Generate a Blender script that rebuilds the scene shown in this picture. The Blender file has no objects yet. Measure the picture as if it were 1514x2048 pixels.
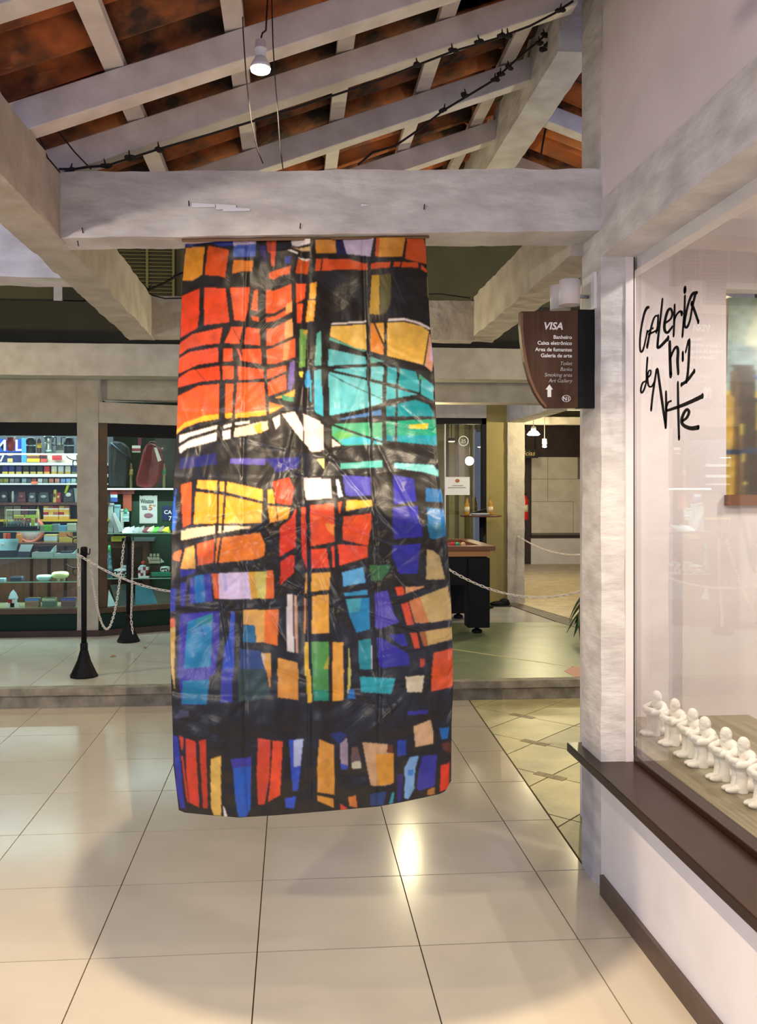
import bpy, bmesh, math, random
import numpy as np
from mathutils import Vector, Matrix, noise

random.seed(7)
SC = bpy.context.scene
COL = SC.collection

# ------------------------------------------------------------------ camera
F, CX, CY, CAMZ = 1800.0, 725.0, 975.0, 1.6          # focal length and principal point in pixels of 1514 x 2048
YAW = math.radians(4.45)
SA, CA = math.sin(YAW), math.cos(YAW)
cam_data = bpy.data.cameras.new('camera')
cam_data.sensor_fit = 'HORIZONTAL'
cam_data.sensor_width = 36.0
cam_data.lens = F / 1514.0 * 36.0
cam_data.shift_x = (1514 / 2 - CX) / 1514.0
cam_data.shift_y = -(2048 / 2 - CY) / 1514.0
cam_data.clip_start = 0.05
cam = bpy.data.objects.new('camera', cam_data)
COL.objects.link(cam)
cam.location = (0, 0, CAMZ)
cam.rotation_euler = (math.radians(90), 0, -YAW)
SC.camera = cam

# ------------------------------------------------------------------ world, exposure, large lights
SC.view_settings.view_transform = 'Standard'
SC.view_settings.look = 'None'
SC.view_settings.exposure = 0.0
SC.view_settings.gamma = 1.0
SC.view_settings.use_curve_mapping = False
world = bpy.data.worlds.new('dusk')
SC.world = world
world.use_nodes = True
world.node_tree.nodes['Background'].inputs['Color'].default_value = (0.50, 0.59, 0.94, 1)
world.node_tree.nodes['Background'].inputs['Strength'].default_value = 1.28


def lamp(name, kind, loc, energy, color, size=0.05, rot=None, **kw):
    l = bpy.data.lights.new(name, kind)
    l.energy = energy
    l.color = color
    if kind in ('POINT', 'SPOT'):
        l.shadow_soft_size = size
    if kind == 'AREA':
        l.shape = 'RECTANGLE'
        l.size, l.size_y = size
    for k, v in kw.items():
        setattr(l, k, v)
    o = bpy.data.objects.new(name, l)
    COL.objects.link(o)
    o.location = loc
    if rot:
        o.rotation_euler = rot
    return o


WARM = (1.0, 0.80, 0.55)
YEL = (1.0, 0.86, 0.50)
COOL = (0.80, 0.97, 1.0)

# ------------------------------------------------------------------ pixel rays to world points (building axes: X right, Y away, Z up)
def ray(px, py):
    u, v = (px - CX) / F, (py - CY) / F
    return Vector((SA + u * CA, CA - u * SA, -v))
ORI = Vector((0, 0, CAMZ))
def PD(px, py, d): return ORI + ray(px, py) * d
def PY(px, py, Y):
    r = ray(px, py); return ORI + r * (Y / r.y)
def PX(px, py, X):
    r = ray(px, py); return ORI + r * (X / r.x)
def PZ(px, py, z):
    r = ray(px, py); return ORI + r * ((z - CAMZ) / r.z)

# ------------------------------------------------------------------ materials
def s(r, g, b):
    f = lambda c: (c / 255 / 12.92) if c / 255 <= 0.04045 else ((c / 255 + 0.055) / 1.055) ** 2.4
    return (f(r), f(g), f(b), 1)
MATS = {}
def mk(name, col, rough=0.6, col2=None, scale=6, bump=0.0, bscale=None, metal=0.0, spec=0.5, detail=6, emit=None, estr=0, stretch=None, lo=0.35, hi=0.65, coat=0, sheen=0, trans=0):
    m = bpy.data.materials.new(name)
    m.use_nodes = True
    nt = m.node_tree
    b = nt.nodes['Principled BSDF']
    b.inputs['Base Color'].default_value = col
    b.inputs['Roughness'].default_value = rough
    b.inputs['Metallic'].default_value = metal
    b.inputs['Specular IOR Level'].default_value = spec
    b.inputs['Coat Weight'].default_value = coat
    b.inputs['Transmission Weight'].default_value = trans
    if emit:
        b.inputs['Emission Color'].default_value = emit
        b.inputs['Emission Strength'].default_value = estr
    if col2 or bump:
        tc = nt.nodes.new('ShaderNodeTexCoord')
        src = tc.outputs['Object']
        if stretch:
            mp = nt.nodes.new('ShaderNodeMapping')
            mp.inputs['Scale'].default_value = stretch
            nt.links.new(src, mp.inputs[0]); src = mp.outputs[0]
    if col2:
        n = nt.nodes.new('ShaderNodeTexNoise')
        n.inputs['Scale'].default_value = scale
        n.inputs['Detail'].default_value = detail
        nt.links.new(src, n.inputs['Vector'])
        rp = nt.nodes.new('ShaderNodeValToRGB')
        rp.color_ramp.elements[0].position = lo
        rp.color_ramp.elements[1].position = hi
        rp.color_ramp.elements[0].color = col
        rp.color_ramp.elements[1].color = col2
        nt.links.new(n.outputs['Fac'], rp.inputs[0])
        nt.links.new(rp.outputs[0], b.inputs['Base Color'])
    if bump:
        n2 = nt.nodes.new('ShaderNodeTexNoise')
        n2.inputs['Scale'].default_value = bscale or scale * 4
        n2.inputs['Detail'].default_value = 5
        nt.links.new(src, n2.inputs['Vector'])
        bp = nt.nodes.new('ShaderNodeBump')
        bp.inputs['Strength'].default_value = bump
        bp.inputs['Distance'].default_value = 0.01
        nt.links.new(n2.outputs['Fac'], bp.inputs['Height'])
        nt.links.new(bp.outputs[0], b.inputs['Normal'])
    MATS[name] = m
    return m
def plain(r, g, b, rough=0.5, metal=0):
    k = 'paint_%d_%d_%d_%d_%d' % (r, g, b, int(rough * 100), int(metal * 100))
    return MATS.get(k) or mk(k, s(r, g, b), rough, metal=metal)
def glass(name, tint=(1, 1, 1, 1), ior=1.5, gloss=1.0, rough=0.0):
    m = bpy.data.materials.new(name)
    m.use_nodes = True
    nt = m.node_tree
    nt.nodes.clear()
    out = nt.nodes.new('ShaderNodeOutputMaterial')
    mix = nt.nodes.new('ShaderNodeMixShader')
    fr = nt.nodes.new('ShaderNodeFresnel')
    ge = nt.nodes.new('ShaderNodeNewGeometry'); mx = nt.nodes.new('ShaderNodeMix')   # same reflectance from both sides of a pane
    mx.inputs[2].default_value = ior; mx.inputs[3].default_value = 1 / ior
    nt.links.new(ge.outputs['Backfacing'], mx.inputs[0]); nt.links.new(mx.outputs[0], fr.inputs['IOR'])
    tr = nt.nodes.new('ShaderNodeBsdfTransparent'); tr.inputs[0].default_value = tint
    gl = nt.nodes.new('ShaderNodeBsdfGlossy'); gl.inputs[0].default_value = (gloss, gloss, gloss, 1); gl.inputs['Roughness'].default_value = rough
    nt.links.new(fr.outputs[0], mix.inputs[0]); nt.links.new(tr.outputs[0], mix.inputs[1]); nt.links.new(gl.outputs[0], mix.inputs[2])
    nt.links.new(mix.outputs[0], out.inputs[0])
    MATS[name] = m
    return m
def printed(name, rough=0.5, crease=0.0, transl=0.0):
    m = bpy.data.materials.new(name)
    m.use_nodes = True
    nt = m.node_tree
    b = nt.nodes['Principled BSDF']
    b.inputs['Roughness'].default_value = rough
    at = nt.nodes.new('ShaderNodeAttribute'); at.attribute_name = 'print'
    nt.links.new(at.outputs['Color'], b.inputs['Base Color'])
    if crease:
        tc = nt.nodes.new('ShaderNodeTexCoord')
        vo = nt.nodes.new('ShaderNodeTexVoronoi'); vo.feature = 'SMOOTH_F1'; vo.inputs['Scale'].default_value = 7; vo.inputs['Smoothness'].default_value = 0.25
        no = nt.nodes.new('ShaderNodeTexNoise'); no.inputs['Scale'].default_value = 4; no.inputs['Detail'].default_value = 6; no.inputs['Distortion'].default_value = 1.2
        ad = nt.nodes.new('ShaderNodeMath'); ad.operation = 'ADD'
        nt.links.new(tc.outputs['Object'], vo.inputs['Vector']); nt.links.new(tc.outputs['Object'], no.inputs['Vector'])
        nt.links.new(vo.outputs['Distance'], ad.inputs[0]); nt.links.new(no.outputs['Fac'], ad.inputs[1])
        bp = nt.nodes.new('ShaderNodeBump'); bp.inputs['Strength'].default_value = crease; bp.inputs['Distance'].default_value = 0.05
        nt.links.new(ad.outputs[0], bp.inputs['Height']); nt.links.new(bp.outputs[0], b.inputs['Normal'])
    if transl:
        out = nt.nodes['Material Output']
        tl = nt.nodes.new('ShaderNodeBsdfTranslucent'); mix = nt.nodes.new('ShaderNodeMixShader'); mix.inputs[0].default_value = transl
        nt.links.new(at.outputs['Color'], tl.inputs[0])
        nt.links.new(b.outputs[0], mix.inputs[1]); nt.links.new(tl.outputs[0], mix.inputs[2]); nt.links.new(mix.outputs[0], out.inputs[0])
    MATS[name] = m
    return m

M_CONC = mk('whitewashed_concrete', s(210, 207, 205), 0.8, s(184, 179, 177), 6, 0.55, 14, stretch=(1, 1, 2.6))
M_CONCD = mk('worn_concrete', s(190, 182, 170), 0.85, s(172, 163, 150), 7, 0.5, 26)
M_WOODW = mk('whitewashed_wood', s(226, 220, 216), 0.6, s(205, 198, 192), 9, 0.2, 30)
M_PLAST = mk('white_plaster_wall', s(222, 212, 212), 0.8, s(212, 202, 202), 3, 0.08, 60)
M_WHITEW = mk('white_paint_wall', s(232, 226, 224), 0.6, s(222, 216, 214), 4, 0.05, 40)
M_CLAY = mk('clay_tile', s(176, 98, 46), 0.85, s(92, 58, 38), 7, 0.4, 30, detail=10, lo=0.4, hi=0.62)
M_CLAY2 = mk('clay_tile_stained', s(150, 88, 48), 0.9, s(58, 46, 38), 8, 0.4, 30, detail=10, lo=0.38, hi=0.58)
M_CLAY3 = mk('clay_tile_light', s(196, 112, 52), 0.85, s(130, 98, 70), 6, 0.4, 30, detail=10, lo=0.45, hi=0.7)
M_DARK = mk('dark_void_shade', s(30, 26, 22), 0.9)  # darkness of the roof space put into the colour
M_PORC = mk('porcelain_tile', s(208, 195, 172), 0.17, s(201, 188, 165), 3, 0.0, spec=0.5)
M_PORC2 = mk('porcelain_tile_pale', s(212, 206, 190), 0.16, s(202, 196, 180), 3, spec=0.5)
M_GROUT = mk('grout', s(92, 74, 54), 0.9)
M_SLATE = mk('sandstone_slab', s(206, 194, 140), 0.4, s(176, 164, 116), 4, 0.15, 30)
M_SLATEB = mk('sandstone_slab_dark', s(176, 166, 112), 0.4, s(140, 132, 90), 4, 0.15, 30)
M_INSET = mk('small_inset_stone', s(150, 128, 92), 0.5, s(110, 92, 66), 8)
M_STEP = mk('mossy_step_stone', s(120, 112, 92), 0.7, s(160, 150, 128), 9, 0.5, 30)
M_GREEN = mk('green_floor_paint', s(122, 132, 96), 0.35, s(140, 146, 108), 5, 0.05, 30)
M_BEIGE = mk('beige_stone_paving', s(206, 188, 152), 0.5, s(184, 162, 126), 6, 0.1)
M_STRIPE = mk('grey_stone_band', s(112, 102, 90), 0.6, s(96, 86, 76), 8)
M_BROWN = mk('dark_brown_varnish', s(50, 29, 20), 0.3, s(40, 23, 16), 5, spec=0.3, stretch=(8, 0.6, 8))
M_BASEB = mk('brown_baseboard', s(92, 72, 62), 0.4, s(78, 60, 52), 6)
M_SIGN = mk('varnished_sign_wood', s(82, 54, 36), 0.5, s(70, 45, 30), 6, spec=0.25, stretch=(10, 10, 0.8))
M_SIGNE = mk('sign_wood_edge', s(120, 84, 56), 0.4)
M_BLACK = mk('black_paint', s(18, 18, 20), 0.6, spec=0.2)
M_BLACKM = mk('black_metal', s(24, 24, 26), 0.35, metal=0.3)
M_CABLE = mk('old_cable', s(34, 28, 26), 0.8)
M_OLIVE = mk('olive_wall', s(104, 96, 58), 0.7, s(96, 88, 52), 3)
M_OLIVED = mk('dark_olive_and_shade', s(64, 58, 34), 0.7, s(58, 52, 30), 3)  # dark olive paint, also the painted shade band on the upper wall
M_OLIVEC = mk('olive_column_paint', s(150, 136, 80), 0.7, s(142, 128, 74), 3)
M_GREENW = mk('bottle_green_panel', s(16, 42, 32), 0.5, spec=0.2)
M_GEDGE = mk('glass_edge_green', s(150, 192, 176), 0.2)
M_SHOPW = mk('shop_brown_wood', s(96, 58, 38), 0.45, s(78, 46, 30), 5, stretch=(6, 6, 0.8))
M_SHOPF = mk('shop_frame_wood', s(84, 62, 36), 0.4, s(70, 50, 28), 6)
M_STEEL = mk('brushed_steel', s(190, 196, 200), 0.3, metal=0.9)
M_CHAIN = mk('white_plastic', s(232, 222, 212), 0.4)
M_PLASTER = mk('white_plaster_cast', s(238, 230, 220), 0.75, s(228, 220, 210), 14, 0.15, 60)
M_GREYWD = mk('weathered_grey_board', s(150, 138, 112), 0.55, s(118, 106, 82), 3, 0.1, 20, stretch=(14, 0.7, 1), detail=8)
M_GLASS = glass('window_glass', (0.97, 0.99, 0.99, 1), 1.62)
M_GLASSG = glass('shelf_glass', (0.90, 0.98, 0.95, 1), 1.28)
M_FROST = mk('clear_tape', s(225, 225, 235), 0.12, spec=0.8)
M_LED = mk('led_strip_light', (1, 1, 1, 1), emit=(0.82, 1.0, 0.95, 1), estr=9)
M_BULB = mk('lit_bulb', (1, 1, 1, 1), emit=(1.0, 0.84, 0.58, 1), estr=28)
M_GLOBE = mk('lit_globe', (1, 1, 1, 1), emit=(1.0, 0.85, 0.62, 1), estr=6)
M_WHITE = mk('white_plastic_gloss', s(230, 230, 232), 0.35)
M_PAPER = mk('white_paper', s(236, 234, 230), 0.8)
M_PAPERC = mk('cream_paper', s(226, 218, 204), 0.8, s(212, 204, 190), 5, 0.3, 12)
M_HALLFR = mk('dark_maroon_wood', s(62, 42, 36), 0.5, s(52, 34, 30), 5)

# ------------------------------------------------------------------ mesh building
class MB:
    def __init__(self): self.v, self.f, self.sm = [], [], []
    def add(self, vs, fs, smooth=False):
        o = len(self.v)
        self.v += [tuple(p) for p in vs]
        self.f += [[i + o for i in f] for f in fs]
        self.sm += [smooth] * len(fs)
        return self
    def hexa(self, p):   # p: 4 bottom ccw, 4 top ccw
        return self.add(p, [(3, 2, 1, 0), (4, 5, 6, 7), (0, 1, 5, 4), (1, 2, 6, 5), (2, 3, 7, 6), (3, 0, 4, 7)])
    def box(self, x0, x1, y0, y1, z0, z1):
        return self.hexa([(x0, y0, z0), (x1, y0, z0), (x1, y1, z0), (x0, y1, z0), (x0, y0, z1), (x1, y0, z1), (x1, y1, z1), (x0, y1, z1)])
    def tube(self, pts, r, n=8, caps=True):
        pts = [Vector(p) for p in pts]
        rr = r if isinstance(r, (list, tuple)) else [r] * len(pts)
        vs, fs = [], []
        up = None
        for i, p in enumerate(pts):
            t = (pts[min(i + 1, len(pts) - 1)] - pts[max(i - 1, 0)]).normalized()
            if up is None:
                up = t.orthogonal().normalized()
            up = (up - t * up.dot(t)).normalized()
            sd = t.cross(up)
            for k in range(n):
                a = 2 * math.pi * k / n
                vs.append(p + (up * math.cos(a) + sd * math.sin(a)) * rr[i])
        for i in range(len(pts) - 1):
            for k in range(n):
                fs.append((i * n + k, i * n + (k + 1) % n, (i + 1) * n + (k + 1) % n, (i + 1) * n + k))
        self.add(vs, fs, True)
        if caps:
            o = len(self.v) - len(vs)
            self.f += [[o + k for k in range(n)][::-1], [o + (len(pts) - 1) * n + k for k in range(n)]]
            self.sm += [False, False]
        return self
    def lathe(self, prof, c=(0, 0, 0), n=20, axis='Z', smooth=True, caps=True):
        vs, fs = [], []
        for r, z in prof:
            for k in range(n):
                a = 2 * math.pi * k / n
                p = {'Z': (r * math.cos(a), r * math.sin(a), z), 'X': (z, r * math.cos(a), r * math.sin(a)), 'Y': (r * math.sin(a), z, r * math.cos(a))}[axis]
                vs.append((c[0] + p[0], c[1] + p[1], c[2] + p[2]))
        m = len(prof)
        for i in range(m - 1):
            for k in range(n):
                fs.append((i * n + k, i * n + (k + 1) % n, (i + 1) * n + (k + 1) % n, (i + 1) * n + k))
        self.add(vs, fs, smooth)
        o = len(self.v) - len(vs)
        if not caps: return self
        if prof[0][0] > 1e-4: self.f.append([o + k for k in range(n)][::-1]); self.sm.append(False)
        if prof[-1][0] > 1e-4: self.f.append([o + (m - 1) * n + k for k in range(n)]); self.sm.append(False)
        return self
    def ell(self, c, r, n=12, m=8, rot=None):
        vs, fs = [], []
        R = rot or Matrix.Identity(3)
        for i in range(m + 1):
            th = math.pi * i / m
            for k in range(n):
                a = 2 * math.pi * k / n
                vs.append(Vector(c) + R @ Vector((r[0] * math.sin(th) * math.cos(a), r[1] * math.sin(th) * math.sin(a), r[2] * math.cos(th))))
        for i in range(m):
            for k in range(n):
                fs.append((i * n + k, (i + 1) * n + k, (i + 1) * n + (k + 1) % n, i * n + (k + 1) % n))
        return self.add(vs, fs, True)
    def prism(self, poly, vec):   # planar polygon extruded along vec
        n = len(poly); a = [Vector(p) for p in poly]; b = [p + Vector(vec) for p in a]
        return self.add(a + b, [tuple(range(n))[::-1], tuple(range(n, 2 * n))] + [(i, (i + 1) % n, n + (i + 1) % n, n + i) for i in range(n)])
    def mesh(self, name):
        me = bpy.data.meshes.new(name)
        me.from_pydata(self.v, [], self.f)
        me.polygons.foreach_set('use_smooth', self.sm)
        bm = bmesh.new(); bm.from_mesh(me)
        bmesh.ops.remove_doubles(bm, verts=bm.verts, dist=1e-6)
        bmesh.ops.recalc_face_normals(bm, faces=bm.faces)
        bm.to_mesh(me); bm.free()
        return me
    def build(self, name, mat, parent=None, bevel=0):
        me = self.mesh(name)
        if mat: me.materials.append(mat)
        return link(name, me, parent, bevel)
def link(name, me, parent=None, bevel=0):
    o = bpy.data.objects.new(name, me)
    COL.objects.link(o)
    if parent: adopt(o, parent)
    if bevel:
        b = o.modifiers.new('bevel', 'BEVEL'); b.width = bevel; b.segments = 2; b.limit_method = 'ANGLE'
    return o
def wmat(o):
    m = Matrix.LocRotScale(o.location, o.rotation_euler, o.scale)
    return (wmat(o.parent) @ o.matrix_parent_inverse @ m) if o.parent else m
def adopt(o, parent):
    o.parent = parent
    o.matrix_parent_inverse = wmat(parent).inverted()
def tag(o, label=None, cat=None, group=None, kind=None):
    if label: o['label'] = label
    if cat: o['category'] = cat
    if group: o['group'] = group
    if kind: o['kind'] = kind
    return o
def thing(name, loc, label, cat, group=None):
    o = bpy.data.objects.new(name, None)
    o.empty_display_size = 0.05
    COL.objects.link(o)
    o.location = loc
    return tag(o, label, cat, group)
def group_empty(name, loc=(0, 0, 0)):
    o = bpy.data.objects.new(name, None)
    COL.objects.link(o); o.location = loc
    return tag(o, kind='structure')
def B(x0, x1, y0, y1, z0, z1): return MB().box(x0, x1, y0, y1, z0, z1)
def rough_beam(c0, c1, nl=40, nc=5, amp=0.006, freq=9):
    """four corners at each end, swept, with hand-made unevenness"""
    mb = MB(); vs, fs = [], []
    c0 = [Vector(p) for p in c0]; c1 = [Vector(p) for p in c1]
    ring = 4 * nc
    for i in range(nl + 1):
        t = i / nl
        for k in range(4):
            a = c0[k].lerp(c1[k], t); b = c0[(k + 1) % 4].lerp(c1[(k + 1) % 4], t)
            for j in range(nc):
                p = a.lerp(b, j / nc)
                e = amp * (1.0 if j else 1.3)
                vs.append(p + noise.noise_vector(p * freq) * e + noise.noise_vector(p * freq * 4) * e * 0.35)
    for i in range(nl):
        for k in range(ring):
            fs.append((i * ring + k, i * ring + (k + 1) % ring, (i + 1) * ring + (k + 1) % ring, (i + 1) * ring + k))
    mb.add(vs, fs)
    mb.f += [list(range(ring))[::-1], [nl * ring + k for k in range(ring)]]; mb.sm += [False, False]
    return mb
def beam_y(x0, x1, y0, y1, z0, z1, **k):
    return rough_beam([(x0, y0, z0), (x1, y0, z0), (x1, y0, z1), (x0, y0, z1)], [(x0, y1, z0), (x1, y1, z0), (x1, y1, z1), (x0, y1, z1)], **k)
def beam_x(x0, x1, y0, y1, z0, z1, **k):
    return rough_beam([(x0, y0, z0), (x0, y1, z0), (x0, y1, z1), (x0, y0, z1)], [(x1, y0, z0), (x1, y1, z0), (x1, y1, z1), (x1, y0, z1)], **k)
def column(x0, x1, y0, y1, z0, z1, **k):
    return rough_beam([(x0, y0, z0), (x1, y0, z0), (x1, y1, z0), (x0, y1, z0)], [(x0, y0, z1), (x1, y0, z1), (x1, y1, z1), (x0, y1, z1)], **k)
def text_mesh(txt, size, bold=0.0, shear=0.0, align='LEFT', depth=0.0008):
    c = bpy.data.curves.new('lettering', 'FONT')
    c.body = txt; c.size = size; c.offset = bold; c.shear = shear; c.align_x = align; c.extrude = depth; c.resolution_u = 3
    o = bpy.data.objects.new('lettering_source', c); COL.objects.link(o)
    dg = bpy.context.evaluated_depsgraph_get()
    me = bpy.data.meshes.new_from_object(o.evaluated_get(dg))
    bpy.data.objects.remove(o); bpy.data.curves.remove(c)
    return me
def put_text(txt, size, loc, mat, parent, name='lettering', facing=0.0, xs=1.0, **k):
    """upright text that faces the -Y side; facing turns it about Z"""
    me = text_mesh(txt, size, **k); me.materials.clear(); me.materials.append(mat); me.name = name
    if xs != 1.0: me.transform(Matrix.Diagonal((xs, 1, 1, 1)))
    me.transform(Matrix.Translation(loc) @ Matrix.Rotation(facing, 4, 'Z') @ Matrix.Rotation(math.radians(90), 4, 'X'))
    return link(name, me, parent)
def solid(mb, name, mat, label, cat, group=None, bevel=0, parent=None):
    return tag(mb.build(name, mat, parent, bevel), label, cat, group)
# ================================================================== STRUCTURE
TS, TX0, TY0 = 0.5653, -0.6865, 3.119          # porcelain tile pitch and a corner
STEP_Y, PZ0 = 6.70, 0.145                      # edge and height of the raised platform
floor = tag(B(-6, 6, -3, 6.72, -0.08, -0.006).build('floor', M_GROUT), 'cream porcelain tile floor with dark joints', None, kind='structure')
def fx(y): return 1.229 + (y - 3.72) * 0.033   # border between porcelain and stone slabs
tile_me = None
G = 0.0022
def clip(poly, f):
    out = []
    for i in range(len(poly)):
        a, b = poly[i], poly[(i + 1) % len(poly)]
        fa, fb = f(a), f(b)
        if fa >= 0: out.append(a)
        if fa * fb < 0:
            t = fa / (fa - fb); out.append((a[0] + (b[0] - a[0]) * t, a[1] + (b[1] - a[1]) * t))
    return out
def slab(poly, z0, z1, name, mat, parent):
    if len(poly) < 3: return
    ar = abs(sum(poly[i][0] * poly[(i + 1) % len(poly)][1] - poly[(i + 1) % len(poly)][0] * poly[i][1] for i in range(len(poly)))) / 2
    if ar < 0.0015: return
    return MB().prism([(x, y, z0) for x, y in poly], (0, 0, z1 - z0)).build(name, mat, parent)
sq = MB().box(0, TS - 2 * G, 0, TS - 2 * G, -0.006, 0).mesh('floor_tile'); sq.materials.append(M_PORC)
for i in range(-5, 4):
    for j in range(-4, 7):
        x, y = TX0 + i * TS, TY0 + j * (TS + 0.0017)
        if x > 1.0 - 0.05:
            # cut strip along the border, and under the shop wall nearer the camera
            poly = [(x + G, y + G), (x + TS - G, y + G), (x + TS - G, y + TS - G), (x + G, y + TS - G)]
            lim = (lambda p: (fx(p[1]) - 0.006) - p[0]) if y > 3.3 else (lambda p: 1.30 - p[0])
            poly = clip(clip(poly, lim), lambda p: STEP_Y - 0.004 - p[1])
            slab(poly, -0.006, 0, 'floor_tile', M_PORC, floor)
        elif y + TS > STEP_Y:
            slab([(x + G, y + G), (x + TS - G, y + G), (x + TS - G, STEP_Y - 0.004), (x + G, STEP_Y - 0.004)], -0.006, 0, 'floor_tile', M_PORC, floor)
        else:
            o = link('floor_tile', sq, floor)
            o.location = (x + G, y + G, random.uniform(-0.0006, 0.0004))
# diagonal stone slabs to the right of the border
A0, AS, B0, BS = 7.06, 0.74, -4.03, 0.56
for a in range(-6, 4):
    for b in range(-6, 5):
        lo_a, hi_a, lo_b, hi_b = A0 + a * AS, A0 + (a + 1) * AS, B0 + b * BS, B0 + (b + 1) * BS
        g = 0.006
        cs = [((p + q) / 2, (p - q) / 2) for p, q in ((lo_a + g, lo_b + g), (lo_a + g, hi_b - g), (hi_a - g, hi_b - g), (hi_a - g, lo_b + g))]
        cs = clip(cs, lambda p: p[0] - fx(p[1]) - 0.004)
        cs = clip(clip(clip(cs, lambda p: STEP_Y - 0.004 - p[1]), lambda p: 3.4 - p[0]), lambda p: p[1] - 3.75)
        slab(cs, -0.006, random.uniform(-0.001, 0.0), 'stone_slab', random.choice([M_SLATE, M_SLATE, M_SLATEB]), floor)
        if (a + b) % 2 == 0:   # little dark stones let into every other crossing
            cx, cy = (lo_a + lo_b) / 2, (lo_a - lo_b) / 2
            if cx > fx(cy) + 0.13 and 3.9 < cy < 6.5 and cx < 2.6:
                for k in range(3):
                    t = (k - 1) * 0.062
                    px, py = cx + t * 0.7, cy - t * 0.7
                    slab([(px - 0.042, py), (px, py - 0.042), (px + 0.042, py), (px, py + 0.042)], 0, 0.0012, 'inset_stone', M_INSET, floor)

# raised platform with its step
plat = tag(B(-6, 7.5, STEP_Y + 0.03, 20, -0.05, PZ0 - 0.006).build('floor_platform', M_GROUT), 'raised platform floor', None, kind='structure')
tag(beam_x(-6, 7.5, STEP_Y - 0.035, STEP_Y + 0.06, PZ0 - 0.052, PZ0, nl=120, nc=2, amp=0.003).build('step_edge', M_STEP, plat))
tag(beam_x(-6, 7.5, STEP_Y, STEP_Y + 0.05, -0.01, PZ0 - 0.045, nl=120, nc=2, amp=0.004).build('step_riser', M_STEP, plat))
sq2 = MB().box(0, 0.596, 0, 0.596, -0.006, 0).mesh('platform_tile'); sq2.materials.append(M_PORC2)
for i in range(-6, 5):
    for j in range(0, 6):
        x, y = -1.32 + i * 0.6 - 0.6, 6.765 + j * 0.6
        if x > 0.45 and y < 9.3: continue
        o = link('platform_tile', sq2, plat); o.location = (x, y, PZ0 + random.uniform(-0.0006, 0.0002))
slab([(0.48, STEP_Y + 0.062), (3.42, STEP_Y + 0.062), (2.85, 9.55), (0.48, 9.55)], PZ0 - 0.006, PZ0, 'green_painted_area', M_GREEN, plat)
slab([(2.98, 9.55), (3.0, 9.2), (2.78, 11.5), (2.66, 11.5)][:0] or [(2.86, 9.55), (3.43, STEP_Y + 0.062), (3.62, STEP_Y + 0.062), (2.78, 11.3), (2.64, 11.3)], PZ0 - 0.006, PZ0 + 0.001, 'stone_band', M_STRIPE, plat)
slab([(2.8, 11.3), (3.64, STEP_Y + 0.062), (7.5, STEP_Y + 0.062), (7.5, 20), (2.8, 20)], PZ0 - 0.006, PZ0, 'beige_paving', M_BEIGE, plat)
slab([(0.5, 9.56), (2.84, 9.56), (2.63, 11.2), (0.5, 11.2)], PZ0 - 0.006, PZ0 - 0.0005, 'pale_paving', M_PORC2, plat)
# worn yellow line and red patch on the green paint
p0, p1 = PZ(895, 1297, PZ0), PZ(1146, 1334, PZ0)
dv = (p1 - p0).normalized(); nv = Vector((-dv.y, dv.x, 0)) * 0.012
MB().prism([p0 - nv, p1 - nv, p1 + nv, p0 + nv], (0, 0, 0.0012)).build('painted_line', plain(196, 190, 120, 0.5), plat)
MB().prism([PZ(x, y, PZ0) for x, y in ((1128, 1342), (1145, 1333), (1175, 1336), (1180, 1353), (1150, 1354))], (0, 0, 0.0012)).build('painted_patch', plain(176, 92, 70, 0.5), plat)

# ---- right-hand gallery front -------------------------------------------------
WX, GXX = 1.22, 1.362                           # outer wall plane and glass plane
YC0, YC1 = 3.485, 3.72                          # corner column
tag(B(WX, 1.46, -1.0, YC0, 0, 0.474).build('wall_right', M_WHITEW), 'white gallery wall below the window', kind='structure')
tag(B(WX - 0.016, WX, -1.0, YC0 - 0.03, 0, 0.078).build('baseboard_right', M_BASEB), kind='structure')
tag(B(WX + 0.006, 1.36, -1.0, YC0, 2.735, 4.3).build('wall_right_upper', M_PLAST), 'plain plaster wall above the gallery beam', kind='structure')
tag(column(WX, 1.318, YC0, YC1, 0.0, 4.3, nl=60, nc=4, amp=0.0025).build('concrete_column', M_CONC), 'whitewashed concrete corner column beside the gallery window', 'column')
tag(beam_y(WX, 1.44, -1.0, YC0 + 0.01, 2.516, 2.738, nl=60, amp=0.0022).build('concrete_beam', M_CONC), 'whitewashed beam running above the gallery window', 'beam')
sill = tag(B(1.168, 1.44, -1.0, 3.765, 0.474, 0.512).build('trim_1', M_BROWN, bevel=0.004), 'dark brown varnished window sill', kind='structure')
B(1.352, 1.392, -1.0, YC0 - 0.002, 0.512, 0.535).build('glazing_bead', M_BROWN, sill, bevel=0.003)
win1 = tag(B(GXX - 0.004, GXX + 0.004, -1.0, 3.70, 0.52, 2.52).build('window_1', M_GLASS), 'large clear gallery window pane', kind='structure')
B(1.318, 1.350, YC0 - 0.006, YC0 + 0.20, 0.512, 2.516).build('window_frame', M_PLAST, win1)
B(GXX + 0.005, GXX + 0.055, -1.0, 3.7, 2.47, 2.518).build('window_frame', M_PLAST, win1)
B(1.350, 1.3555, YC0 - 0.003, YC0 + 0.02, 0.535, 2.516).build('window_gasket', M_BLACK, win1)
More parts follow.
